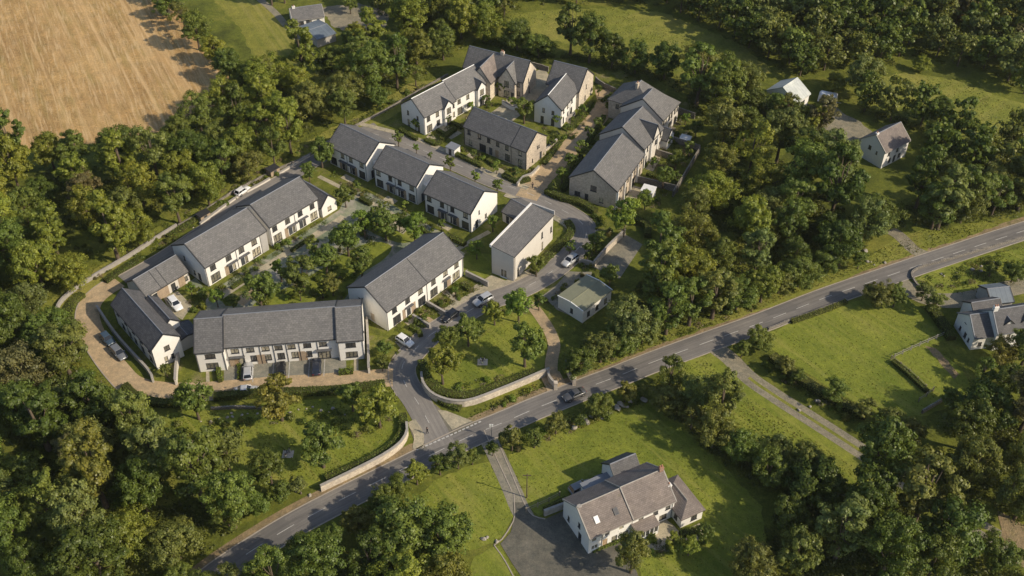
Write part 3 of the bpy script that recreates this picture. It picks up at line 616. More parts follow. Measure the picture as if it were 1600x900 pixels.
add_block(r, L - 4.85, 0, 0, 4.85, 11.2, 5.2, 3.25, front=[W(.5, UP, 2.2, 1.25), W(.5, .7, 2.6, 1.6)], right=SIDE, pipes=(.03, .97))
# the block beside the estate road
r, L = house('terraced_houses', 'white terrace with brown slate roof beside the curving estate road, three front gardens', 'terrace', (603, 487), (723, 400), 5.2, TG)
ff = []
for i, f in enumerate((.1, .265, .43, .60, .76, .91)): ff.append(W(f, UP, 1.5, 1.35))
for f in (.12, .44, .60, .90): ff.append(W(f, .35, 2.4, 2.15))
ff += [('d', .27, .05, 1.1, 2.2), ('p', .33, .05, 1.2, 2.5, 'timber'), ('p', .21, .05, .8, 2.5, 'timber'), ('d', .755, .05, 1.1, 2.2), ('p', .80, .05, 1.1, 2.5, 'timber'), ('c', .27, 2.55, 2.0, .13), ('c', .76, 2.55, 2.0, .13)]
add_block(r, 0, 0, 0, L, 10.7, 5.2, 3.2, front=ff, left=[W(.3, UP, .7, 1.2)] + [('p', .62, .4, 1.0, 1.9, 'stone')], right=SIDE, back=terrace_back(4), pipes=(.005, .51, .99), seams=(.515,), wall='white_render')
# three stepped blocks along the street
def step_front(): return [W(.1, UP, 1.5, 1.4), W(.38, UP, 1.3, 1.4), W(.6, UP, 1.3, 1.4), W(.88, UP, 1.5, 1.4), W(.12, .35, 2.2, 2.1), W(.87, .35, 2.2, 2.1), ('d', .38, .05, 1.0, 2.2), ('w', .45, .3, .6, 1.9), ('d', .64, .05, 1.0, 2.2), ('w', .57, .3, .6, 1.9),
        ('p', .31, .05, .7, 2.4, 'timber'), ('p', .71, .05, .7, 2.4, 'timber'), ('c', .4, 2.5, 2.4, .13), ('c', .62, 2.5, 2.4, .13)]
for FL, FR, D, lab, hl in (((512, 226), (571.5, 255), 9.6, 'white stepped terrace block farthest up the street, beside the back lane junction', 0.0),
                      ((584, 261), (651, 291), 9.4, 'middle block of three stepped white terrace blocks along the estate street', 0),
                      ((663, 301), (736, 334), 9.4, 'white stepped terrace block with sunlit gable next to the small slate outbuilding', 0)):
    r, L = house('terraced_houses', lab, 'terrace', FL, FR, 5.2, TG)
    add_block(r, 0, 0, 0, L, D, 5.2, 3.1, front=step_front(), right=[W(.3, UP, .5, 1.1), W(.55, .9, .8, 1.2), ('d', .2, .05, 1.0, 2.2)], left=SIDE, back=terrace_back(2), pipes=(.005, .5, .99), hipL=hl, trim='dark_trim')
    if lab.startswith('white stepped terrace block with'): continue
    b = MB(); b.box(L + 0.02, 2.2, -.1, L + 2.3, D - 1.5, 4.4); b.build('link_wall', MAT['white_render'], r)
# upper white terrace with gabled porches
r, L = house('terraced_houses', 'upper white terrace with two gabled front projections and a bright ridge', 'terrace', (662, 183), (711, 157), 5.2, TG)
bf = [W(.14, UP, 1.3, 1.4), W(.42, UP, 1.2, 1.4), W(.16, .3, 2.0, 2.1), W(.44, .8, 1.3, 1.6), W(.93, UP, .9, 1.3), W(.93, .8, .9, 1.5)]
add_block(r, 0, 0, 0, L + .1, 8.2, 5.2, 3.2, front=bf, left=[W(.3, UP, .8, 1.3), W(.72, UP, .8, 1.2), W(.3, .2, .9, 2.0), W(.75, .2, .9, 2.0)], back=terrace_back(2), pipes=(.01,), cap='white_frame')
gable_bay(r, L * .72, 2.6, 0.8, 3.4, 5.2, 1.5, left=[W(.5, 3.2, 1.6, 1.7), W(.5, .15, 1.7, 2.2)])
add_block(r, L + .2, 0.4, 0, L + .3, 8.2, 5.35, 3.25, front=bf, right=SIDE, back=terrace_back(2), pipes=(.01,), cap='white_frame')
gable_bay(r, L + .2 + L * .82, 2.6, 0.5, 3.6, 5.35, 1.5, left=[W(.5, 3.2, 1.6, 1.7), W(.5, .15, 1.7, 2.2)])
# stone house behind it
r, L = house('stone_house', 'pale stone house with steep front gables at the top end of the estate', 'house', (724, 104), (818, 128), 5.2)
D = depth_px((724, 104), (818, 128), (838.7, 107), 5.2)
add_block(r, 0, 0, 0, L, D, 5.2, 3.9, wall='pale_stone', front=[W(.92, .8, 1.0, 1.4), W(.92, UP, .8, 1.2), W(.2, UP, .9, 1.2)], right=[W(.4, UP, .6, 1.4), W(.45, .3, .7, 2.0)], back=terrace_back(3), pipes=(.99,))
p = local(r, (792, 125), 5.2); gable_bay(r, p.x, 4.6, 1.2, 4.2, 5.0, 3.4, wall='pale_stone', left=[W(.5, 3.3, 1.5, 1.9), W(.5, .3, 1.8, 2.1), ('d', .85, .05, .9, 2.0)])
p = local(r, (751, 106), 8.6); gable_bay(r, p.x, 5.6, 4.2, 4.0, 5.2, 3.6, wall='pale_stone', roof='slate_brown', left=[W(.5, UP, 1.2, 1.4)])  # cross wing slate: sunlit tan put into the roof colour by the browner material
chimney(r, L * .55, D / 2, 8.6, 1.4, mat='pale_stone')
# white house and stone house crossing it
r, L = house('detached_house', 'white gabled house with pale ridge at the head of the cobbled street', 'house', (876.7, 172), (897, 147), 5.2)
D = depth_px((876.7, 172), (897, 147), (835, 161.7), 5.2)
add_block(r, 0, 0, 0, L + 3.0, D, 5.2, 3.1, front=[W(.15, UP, 1.0, 1.3), W(.38, UP, 1.0, 1.3), W(.62, UP, 1.0, 1.3), W(.15, .5, 1.0, 1.9), W(.6, .3, 1.2, 2.1), ('d', .4, .05, 1.0, 2.2)],
          left=[W(.35, UP, .8, 1.3), W(.7, UP, .8, 1.1), W(.3, .2, 1.0, 2.1), W(.7, .2, 1.0, 2.1)], pipes=(.01, .5), cap='white_frame')
r, L = house('stone_house', 'stone-gabled house crossing behind the white gabled house above the cobbled street', 'house', (854, 130), (905, 143), 5.2)
D = depth_px((854, 130), (905, 143), (928.7, 117), 5.2)
add_block(r, 0, 0, 0, L, D, 5.2, 3.9, wall='pale_stone', front=[W(.9, UP, .9, 1.2), W(.08, .6, .9, 1.4)], right=[W(.5, 3.6, .6, 1.3), W(.45, .5, .8, 1.5)], back=terrace_back(2), pipes=(.99,))
# stone semi-detached pair in the middle
r, L = house('stone_house', 'sandy stone terrace between the estate street and the cobbled street, two hedged gardens in front', 'house', (725, 197), (823, 237), 5.2)
D = 8.0
sf = [W(f, UP, 1.1, 1.35) for f in (.08, .25, .4, .545, .69, .9)] + [W(.1, .5, 1.1, 1.6), W(.3, .15, 2.2, 2.2), ('d', .43, .05, 1.0, 2.1), ('d', .53, .05, 1.0, 2.1, 'door_tan'), W(.7, .5, 1.6, 1.9), W(.9, .3, 1.4, 2.1)]
add_block(r, 0, 0, 0, L, D, 5.2, 3.1, wall='stone', front=sf, right=[W(.55, 3.6, .45, .9), W(.62, 3.6, .45, .9), W(.3, .9, .5, 1.0), ('d', .72, .05, .9, 2.0)], back=terrace_back(3), pipes=(.005, .76, .99), seams=(.76,))
# right-hand row of stone and pale blocks
RG = dict(wall='stone')
r, L = house('stone_house', 'stone-gabled end house at the corner of the cobbled street and the estate road', 'house', (963, 299), (1005, 242), 5.2)
def rear(n): return [W((i + .5) / n - .18 / n, UP, 1.0, 1.4) for i in range(n)] + [W((i + .5) / n + .22 / n, UP, .8, 1.4) for i in range(n)] + [W((i + .5) / n, .15, 1.6, 2.2) for i in range(n)]
add_block(r, 0, 0, 0, L + .4, 11.3, 5.2, 3.7, wall='stone', front=rear(4), left=[W(.52, 3.4, 1.7, 1.6), W(.18, .9, 1.6, 1.3, 'w'), ('d', .38, .05, .9, 2.1), W(.7, .9, 1.1, 1.4)], back=rear(3), pipes=(.01, .34, .67), seams=())
b = MB()
for i in range(4):
    x = L * (i + .5) / 4; q = MB(); q.box(x - 1.9, -.5, -.1, x - 1.6, 0.02, 5.0); q.build('white_pier', MAT['white_render'], r)
r, L = house('terraced_houses', 'pale rendered middle block of the right-hand row with a steep roof gable', 'terrace', (1005, 234), (1035, 202), 5.2, TG)
add_block(r, 0, 0, 0, L + .3, 11.4, 5.4, 3.9, wall='cream_render', front=rear(3), left=SIDE, back=rear(3), pipes=(.01, .5))
gable_bay(r, L * .62, 4.0, 0.3, 5.0, 5.0, 3.5, wall='cream_render', left=[W(.5, 3.3, 1.3, 1.4)])
for i in range(3):
    x = L * (i + .5) / 3; q = MB(); q.box(x - 1.5, -.5, -.1, x - 1.2, 0.02, 5.1); q.build('white_pier', MAT['white_render'], r)
r, L = house('stone_house', 'large slate-roofed house at the far end of the right-hand row by the dark wood', 'house', (1035, 189), (1061, 161), 5.2)
add_block(r, 0, 0, 0, L, 11.2, 5.4, 4.0, wall='cream_render', front=rear(3), left=SIDE, back=rear(2), pipes=(.01, .6), hipR=4.0)
add_block(r, L - 1.0, 11.6, -math.pi / 2, 0.1 + 9.5, 8.0, 5.3, 3.6, wall='stone', roof='slate', hipL=0, hipR=3.4, left=[W(.5, UP, 1.0, 1.3)]) if False else None
add_block(r, L - 7.4, 3.5, 0, 8.2, 12.0, 5.3, 4.3, wall='stone', left=[W(.2, UP, 1.0, 1.3)], back=rear(2), hipL=3.2, hipR=3.0)
chimney(r, L * .5, 9.4, 8.9, 1.5, mat='stone', pots=1)
gable_bay(r, -1.6, 3.6, 3.2, 4.6, 2.7, 2.0, wall='white_render', left=[W(.5, .8, .7, 1.2)])
# box-shaped rendered house beside the road
r, L = house('modern_house', 'tall pale rendered house with single-pitch slate roof and white parapet beside the road bend', 'house', (768, 386.5), (803, 400), 6.9)
D = depth_px((768, 386.5), (803, 400), (877, 339), 6.9)
wm = MB(); zl, zr_ = 7.3, 6.6
ops_f = [(L * .4, L * .4 + 1.5, .1, 2.2)]
wall_face(wm, Vector((0, 0)), Vector((1, 0)), L, -.15, zr_, ops_f); wall_face(wm, Vector((L, D)), Vector((-1, 0)), L, -.15, zr_, [])
ops_r = [(D * .08, D * .08 + .8, .3, 2.2), (D * .70, D * .70 + .7, .4, 2.4), (D * .69, D * .69 + .7, 3.6, 5.2), (D * .93, D * .93 + .7, 2.6, 4.0)]
wall_face(wm, Vector((L, 0)), Vector((0, 1)), D, -.15, zr_, ops_r); wall_face(wm, Vector((0, D)), Vector((0, -1)), D, -.15, zl, [])
wm.poly([(0, 0, zr_), (L, 0, zr_), (0, 0, zl)]); wm.poly([(L, D, zr_), (0, D, zr_), (0, D, zl)])
wm.build('wall', MAT['cream_render'], r)
rb = MB(); rb.mesh([(-.05, -.12, zl - .02), (L + .12, -.12, zr_ - .02), (L + .12, D + .12, zr_ - .02), (-.05, D + .12, zl - .02), (-.05, -.12, zl + .16), (L + .12, -.12, zr_ + .16), (L + .12, D + .12, zr_ + .16), (-.05, D + .12, zl + .16)],
    [(0, 3, 2, 1), (4, 5, 6, 7), (0, 1, 5, 4), (1, 2, 6, 5), (2, 3, 7, 6), (3, 0, 4, 7)]); ro = rb.build('roof', MAT['slate'], r)
q = MB(); q.box(-.35, -.2, zl - .3, .05, D + .2, zl + .35); q.build('parapet', MAT['white_render'], ro)
q = MB(); q.box(-.04, D + .1, zr_ - .1, L + .16, D + .4, zl + .3); q.build('parapet', MAT['grey_render'], ro)
q = MB(); q.box(L + .13, -.1, zr_ - .05, L + .24, D + .1, zr_ + .1); q.build('gutter', MAT['dark_trim'], ro)
q = MB(); q.tube((L + .07, .3, 0), (L + .07, .3, zr_), .05, .05, 6); q.build('downpipe', MAT['dark_trim'], r)
for (a, b_, c, e), o, ang in [(ops_f[0], None, 0)] + [(o_, 1, math.pi / 2) for o_ in ops_r]:
    w, h = b_ - a, e - c; wme, pme = window_meshes(w, h, 'white_frame' if o is None else 'frame')
    x = link(bpy.data.objects.new('window', wme), r); m = (a + b_) / 2
    x.matrix_local = Matrix.Translation((m, .06, c) if o is None else (L - .06, m, c)) @ Matrix.Rotation(ang, 4, 'Z'); link(bpy.data.objects.new('pane', pme), x)
# slate-roofed outbuilding behind it
r, L = house('outbuilding', 'small slate-roofed outbuilding with sandy walls behind the tall pale house', 'outbuilding', (785, 330), (812, 345), 2.7)
add_block(r, 0, 0, 0, L, 6.0, 2.7, 1.5, wall='cream_render', front=[('d', .3, .05, .9, 2.0), ('p', .65, .05, 2.0, 2.2, 'timber')], hipR=0)
# hut with olive felt roof
r, L = house('hut', 'low white hut with olive green roof below the road bend, half under the trees', 'hut', (872.5, 463), (911, 487), 3.1)
D = depth_px((872.5, 463), (911, 487), (949, 450), 3.1)
add_block(r, 0, 0, 0, L, D, 3.1, 0.0001, z0=-.15, wall='white_render', roof='felt_green', front=[W(.5, .9, .8, 1.3)], right=[W(.2, .8, 1.0, 1.4), W(.5, .8, 1.0, 1.4), W(.8, .8, 1.0, 1.4)], gutter=False, ov=.12, trim='white_frame', cap='felt_green') if False else None
add_block(r, L, 0, math.pi / 2, D, L, 3.1, 0.4, wall='white_render', roof='felt_green', left=[W(.55, .9, .8, 1.3)], front=[W(.2, .8, 1.0, 1.4), W(.5, .8, 1.0, 1.4), W(.8, .8, 1.0, 1.4)], ov=.15, trim='white_frame', cap='felt_green', gutter=False)
# farmhouse by the drive, bottom right
r, L = house('farmhouse', 'long white farmhouse with brown slate roof, rooflights and brick chimneys by the dark drive', 'farmhouse', (921, 840), (1054, 781), 4.4)
D = depth_px((921, 840), (1054, 781), (884, 780), 4.4); RI = 2.9
add_block(r, 0, 0, 0, L * .5, D, 4.4, RI, roof='slate_brown', front=[W(.12, 2.7, 1.1, 1.1, 'w', 'white_frame'), W(.42, 2.7, 1.1, 1.1, 'w', 'white_frame'), W(.75, 2.7, 1.1, 1.1, 'w', 'white_frame'), W(.14, .6, 1.4, 1.2, 'w', 'white_frame'), ('d', .38, .05, .9, 2.0, 'door_tan'), W(.6, .5, 1.2, 1.4), W(.86, .6, 1.2, 1.3)],
          left=[W(.22, 1.0, .7, 1.3), W(.62, 3.2, .8, 1.5), ('d', .66, .05, 1.0, 2.1)], pipes=(.3,), trim='concrete', cap='concrete')
add_block(r, L * .5 + .01, -.1, 0, L * .5, D + .2, 4.5, RI + .15, roof='slate_brown', front=[W(.2, 2.8, 1.1, 1.1), W(.55, 2.8, 1.1, 1.1), W(.85, 2.8, 1.1, 1.1), W(.75, .6, 1.6, 1.3)], right=SIDE, pipes=(.95,), trim='concrete', cap='concrete')
sl = math.atan2(RI, D / 2)
def onroof(px): return local(r, px, 5.6)
for px, pale in (((932, 813), True), ((962, 800), False)):
    q = onroof(px); rooflight(r, q.x, q.y, 4.4 + .25 + q.y * math.tan(sl), sl, .8, 1.2, pale)
chimney(r, L - .35, D / 2, 7.0, 1.5, .8, .6, 'brick_red', 2); chimney(r, .35, D / 2, 6.9, .7, .6, .5, 'concrete', 0)
chimney(r, L + .1, D * .25, 4.2, 1.9, .7, .7, 'white_render', 1)
add_block(r, L * .62, D - .3, math.pi / 2 * 0, L * .3, 4.6, 3.4, 2.2, roof='slate_dark', left=[W(.5, .8, 1.0, 1.2)], hipR=0)
q = MB(); q.box(L * .3, D + .02, -.1, L * .62, D + 2.6, 2.7); q.build('rear_wall', MAT['white_render'], r); q = MB(); q.box(L * .29, D - .1, 2.7, L * .625, D + 2.8, 2.9); q.build('flat_roof', MAT['lead'], r)
add_block(r, L + 4.1, -2.6, math.pi / 2, 7.6, 4.2, 2.5, 1.3, roof='slate_brown', hipL=1.8, hipR=1.8, back=[W(.8, .7, 1.0, 1.2)], left=[W(.6, .7, 1.4, 1.2)], front=[W(.5, .7, 1.2, 1.2)], gutter=False, cap='concrete')
xp = L * .62
q = MB(); q.mesh([(xp - 2.2, -2.0, 2.45), (xp + 2.2, -2.0, 2.45), (xp + 2.2, 0.0, 3.0), (xp - 2.2, 0.0, 3.0), (xp - 2.2, -2.0, 2.6), (xp + 2.2, -2.0, 2.6), (xp + 2.2, 0.0, 3.15), (xp - 2.2, 0.0, 3.15)], [(0, 3, 2, 1), (4, 5, 6, 7), (0, 1, 5, 4), (1, 2, 6, 5), (2, 3, 7, 6), (3, 0, 4, 7)])
po = q.build('porch_roof', MAT['slate_brown'], r)
for k in range(6):
    q = MB(); x = xp - 2.05 + k * .82; q.box(x - .06, -1.85, 0, x + .06, -1.73, 2.46); q.build('porch_post', MAT['white_frame'], r)
q = MB(); q.box(xp - 2.05, -1.83, -.1, xp + 2.05, -1.75, .8); q.build('porch_wall', MAT['white_render'], r)
q = MB(); q.poly([(xp - 2.0, -1.79, .82), (xp + 2.0, -1.79, .82), (xp + 2.0, -1.79, 2.4), (xp - 2.0, -1.79, 2.4)]); q.build('pane', MAT['glass'], r)
# farmhouse on the right edge
r, L = house('farmhouse', 'grey-roofed farmhouse with white gabled wing and dormers by the pale gravel track', 'farmhouse', (1559, 521), (1600, 514.5), 4.6)
add_block(r, 0, 0, 0, 22.0, 6.6, 4.6, 2.9, roof='slate_dark', front=[W(f, .8, 1.0, 1.3) for f in (.1, .25, .45, .6)] + [W(f, 2.9, .9, 1.1) for f in (.12, .3, .5, .7)], left=SIDE, trim='lead')
for x in (2.6, 6.2): gable_bay(r, x, 1.9, -1.0, 2.6, 5.6, .9, roof='slate_dark', z0=4.8, gutter=False, left=[W(.5, 5.0, .8, .6)])
chimney(r, .4, 3.3, 7.0, 1.6, .9, .6, 'white_render', 2); chimney(r, 7.4, 3.3, 7.0, 1.5, .9, .6, 'white_render', 2)
q = local(r, (1523, 527), 3.4)
add_block(r, q.x, q.y, math.radians(-3), 5.4, 6.8, 3.4, 2.6, roof='slate', left=[W(.3, .9, .7, 1.0), W(.45, 3.6, .7, 1.0), W(.6, .8, .9, 1.3), W(.8, .9, .6, 1.0)], front=[W(.3, .9, .9, 1.0)], trim='lead')
add_block(r, q.x + 3.2, q.y + 5.4, 0, 6.0, 4.4, 3.2, 1.6, roof='slate_dark')
r, L = house('garage', 'small blue-grey roofed garage behind the grey-roofed farmhouse by the gravel track', 'garage', (1549, 474), (1576, 471), 2.6)
add_block(r, 0, 0, 0, L + 1.0, 5.2, 2.6, 1.4, roof='sheet_blue', wall='grey_render')
# houses in the trees, top right and top left
r, L = house('farmhouse', 'brown-roofed white house among trees beside the gravel yard', 'house', (1383, 238), (1416, 221), 4.6)
add_block(r, 0, 0, 0, L + 1.2, 7.0, 4.6, 2.9, roof='slate_brown', front=[W(.2, 2.9, .9, 1.1), W(.55, 2.9, .9, 1.1), W(.3, .7, 1.0, 1.3), W(.7, .7, 1.0, 1.3), ('d', .5, .05, .9, 2)], left=[W(.4, 3.2, .9, 1.1), W(.7, 2.9, .5, .9)], right=SIDE, trim='concrete')
chimney(r, .4, 3.5, 7.0, 1.0, .7, .6, 'white_render', 1)
r, L = house('barn', 'pale metal-roofed barn half hidden by trees at the top right yard', 'barn', (1243, 161), (1265, 146), 3.2)
add_block(r, 0, 0, 0, L, 8.4, 3.2, 2.6, roof='sheet_pale', wall='white_render', front=[('d', .6, .05, 1.6, 2.2)], left=[W(.4, 1.0, 1.0, 1.0)], trim='sheet_pale', cap='sheet_pale')
r, L = house('bungalow', 'long white bungalow with grey roof by the striped meadow', 'bungalow', (457, 32.5), (506.5, 25.5), 2.5)
add_block(r, 0, 0, 0, L, 6.8, 2.5, 1.9, roof='slate', front=[W(f, .8, .9, 1.2) for f in (.12, .22, .3, .55, .8)] + [('d', .47, .05, 1.0, 2.0)], left=[W(.5, .8, .8, 1.0)], trim='concrete')
chimney(r, L * .12, 3.4, 4.2, .9, .8, .6, 'white_render', 1)
r, L = house('shed', 'wide blue-grey sheet-roofed shed in front of the white bungalow', 'shed', (495, 62), (524, 52), 2.4)
add_block(r, 0, 0, 0, L, depth_px((495, 62), (524, 52), (472, 41), 2.4), 2.4, .7, roof='sheet_blue', wall='grey_render', left=[('d', .5, .05, 1.8, 2.0)], trim='lead', cap='lead')

# ---------------------------------------------------------------- trees, shrubs, hedges
def leaf_quads(rs, centres, normals, size, up=0.25, jit=0.7):
    """vertices and faces of many small leaf-sprays: bent quads at the given points, turned roughly outwards"""
    n = len(centres)
    nr = normals + rs.normal(0, jit, (n, 3)); nr[:, 2] += up
    nr /= np.linalg.norm(nr, axis=1, keepdims=True) + 1e-9
    t = np.cross(nr, rs.normal(0, 1, (n, 3))); t /= np.linalg.norm(t, axis=1, keepdims=True) + 1e-9
    b = np.cross(nr, t); s = size * rs.uniform(0.6, 1.35, (n, 1)); s2 = s * rs.uniform(0.55, 0.95, (n, 1))
    v = np.stack([centres - t * s * .5, centres - b * s2 * .5 - nr * s * 0.08, centres + t * s * .5, centres + b * s2 * .5 - nr * s * 0.08], 1).reshape(-1, 3)
    f = np.arange(4 * n).reshape(n, 4)
    return v, f
def np_mesh(name, v, f, mat):
    me = bpy.data.meshes.new(name); n = len(f); k = f.shape[1]
    me.vertices.add(len(v)); me.vertices.foreach_set('co', v.astype(np.float32).ravel())
    me.loops.add(n * k); me.loops.foreach_set('vertex_index', f.astype(np.int32).ravel())
    me.polygons.add(n); me.polygons.foreach_set('loop_start', np.arange(0, n * k, k, dtype=np.int32)); me.polygons.foreach_set('loop_total', np.full(n, k, dtype=np.int32))
    me.materials.append(mat); me.update(calc_edges=True); return me
def sphere_pts(rs, n):
    p = rs.normal(0, 1, (n, 3)); return p / (np.linalg.norm(p, axis=1, keepdims=True) + 1e-9)
def tree_meshes(seed, h=10.0, w=8.0, base=0.28, lobes=13, clumps=9, leaves=76, leaf=0.32, droop=0.0, bare=False):
    rs = np.random.RandomState(seed); r = random.Random(seed)
    cz0, cz1 = h * base, h; R = w / 2
    L = []
    k = 0
    while len(L) < lobes and k < 900:
        k += 1; d = sphere_pts(rs, 1)[0]; q = rs.uniform(0.35, 0.82) ** 0.7
        z = (cz0 + cz1) / 2 + d[2] * q * (cz1 - cz0) / 2
        prof = 0.72 + 0.28 * math.sin(math.pi * min(1, max(0, (z - cz0) / (cz1 - cz0))) ** 0.8)
        p = np.array([d[0] * q * R * prof, d[1] * q * R * prof, z])
        lr = R * rs.uniform(0.27, 0.46)
        if all(np.linalg.norm((p - o[0]) / np.array([1, 1, 1.0])) > 0.62 * max(lr, o[1]) for o in L): L.append((p, lr))
    C, NR = [], []
    for p, lr in L:
        for i in range(clumps):
            d = sphere_pts(rs, 1)[0]; d[2] = d[2] * 0.8 + 0.18
            c = p + d * lr * rs.uniform(0.55, 1.05) * np.array([1, 1, 0.85]); cr = lr * rs.uniform(0.3, 0.5)
            m = int(leaves * rs.uniform(0.55, 1.4)); u = sphere_pts(rs, m)
            C.append(c + u * cr * rs.uniform(0.5, 1.1, (m, 1)) * np.array([1.1, 1.1, 0.8]))
            NR.append(u * 0.9 + d * 0.5)
    C = np.concatenate(C); sx = R * 0.97 / np.percentile(np.hypot(C[:, 0], C[:, 1]), 96); C[:, :2] *= sx
    L = [(p * np.array([sx, sx, 1]), lr) for p, lr in L]
    v, f = leaf_quads(rs, C, np.concatenate(NR), leaf, jit=.32)
    crown = np_mesh('crown', v, f, MAT['leaf'])
    b = MB(); lean = (r.uniform(-.3, .3), r.uniform(-.3, .3)); tr = 0.017 * h + 0.05
    top = h * 0.72
    pts = [(0, 0, -0.3), (lean[0] * .2, lean[1] * .2, h * .15), (lean[0] * .5, lean[1] * .5, h * .33), (lean[0], lean[1], top)]
    b.sweep(pts, [tr * 1.5, tr, tr * .8, tr * .25], 7)
    for p, lr in L[:9]:
        z0 = min(p[2] - 0.3, h * r.uniform(.22, .5)); z0 = max(z0, h * .18); s = Vector((lean[0] * z0 / top, lean[1] * z0 / top, z0)); e = Vector(p)
        mid = s.lerp(e, .5) + Vector((0, 0, -0.12 * (e - s).length)); b.sweep([s, mid, e], [tr * .5, tr * .34, tr * .12], 5)
    return b.data('trunk', MAT['bark'], True), crown
PROTO = []
_specs = [(11, 8.5), (13.5, 8.0), (10, 9.6), (12.5, 6.8), (11.5, 9.8), (9, 7.5), (10, 8.5), (13, 8.6), (8.5, 8.6), (11, 9.2)]
_specs += [(14, 6.2), (12, 8.2), (9.5, 9.4)]
for i, (h, w) in enumerate(_specs): PROTO.append((h, w, *tree_meshes(100 + i, h, w, base=(.16, .2, .12, .22, .15, .18, .2, .24, .16, .18, .14, .26, .1)[i], lobes=(20, 22, 26, 18, 26, 18, 21, 20, 22, 24, 22, 15, 30)[i], clumps=(9, 9, 8, 9, 10, 9, 11, 9, 9, 8, 9, 7, 10)[i])))
LOLLI = [(7.5, 5.6, *tree_meshes(200 + i, 7.5, 5.6, base=.3, lobes=15, clumps=8, leaves=62, leaf=.29)) for i in range(4)]
YOUNG = [(4.2, 2.6, *tree_meshes(300 + i, 4.2, 2.6, base=.28, lobes=10, clumps=6, leaves=40, leaf=.24)) for i in range(3)]
def shrub_mesh(seed, leaf=0.2, n=620):
    rs = np.random.RandomState(seed); C, NR = [], []
    for i in range(11):
        d = sphere_pts(rs, 1)[0]; d[2] = abs(d[2]); c = d * rs.uniform(.25, .62) * np.array([1, 1, .8]) + np.array([0, 0, .2]); cr = rs.uniform(.28, .42)
        m = n // 11; u = sphere_pts(rs, m); C.append(c + u * cr * rs.uniform(.6, 1.05, (m, 1))); NR.append(u * .8 + d * .4)
    c = np.concatenate(C); c[:, 2] = np.maximum(c[:, 2], 0.02)
    v, f = leaf_quads(rs, c, np.concatenate(NR), leaf); return np_mesh('shrub', v, f, MAT['leaf'])
SHRUBS = [shrub_mesh(400 + i) for i in range(4)]

TONES = {'dark green': (0.108, 0.146, 0.03), 'mid green': (0.154, 0.198, 0.043), 'olive green': (0.18, 0.198, 0.052), 
         'yellow green': (0.225, 0.251, 0.043), 'bright green': (0.185, 0.254, 0.043), 'grey green': (0.179, 0.208, 0.065), 
         'golden': (0.207, 0.207, 0.045), 'rusty brown': (0.167, 0.151, 0.067)}
RT = random.Random(7)
placed = []
def put_tree(pos, width, tone, label, group=None, protos=PROTO, hs=None, name='tree'):
    h, w, tm, cm = RT.choice(protos); s = width / w
    root = empty(name, (pos[0], pos[1], 0), RT.uniform(0, 6.28), label, 'tree', group)
    sz = s * (hs or RT.uniform(.92, 1.1)); root.scale = (s, s, sz)
    link(bpy.data.objects.new('trunk', tm), root); c = link(bpy.data.objects.new('crown', cm), root)
    t = TONES[tone]; k = RT.uniform(.88, 1.14); c.color = (t[0] * k * RT.uniform(.92, 1.1), t[1] * k, t[2] * k, 1)
    placed.append((Vector((pos[0], pos[1])), width / 2)); return root
def tree_px(px, wpx, tone, label, protos=PROTO, group=None, hs=None):
    return put_tree(G2(px), wpx * (G(px[0] + 1, px[1]) - G(*px)).length, tone, label, group, protos, hs)
def put_shrub(pos, w, tone, label, group=None, h=None):
    o = link(bpy.data.objects.new('shrub', RT.choice(SHRUBS))); o.location = (pos[0], pos[1], 0); o.rotation_euler = (0, 0, RT.uniform(0, 6.28))
    o.scale = (w / 1.6, w / 1.6, (h or w * RT.uniform(.6, .95)) / 1.05); t = TONES[tone]; k = RT.uniform(.85, 1.15); o.color = (t[0] * k, t[1] * k, t[2] * k, 1)
    return tag(o, label, 'shrub', group)

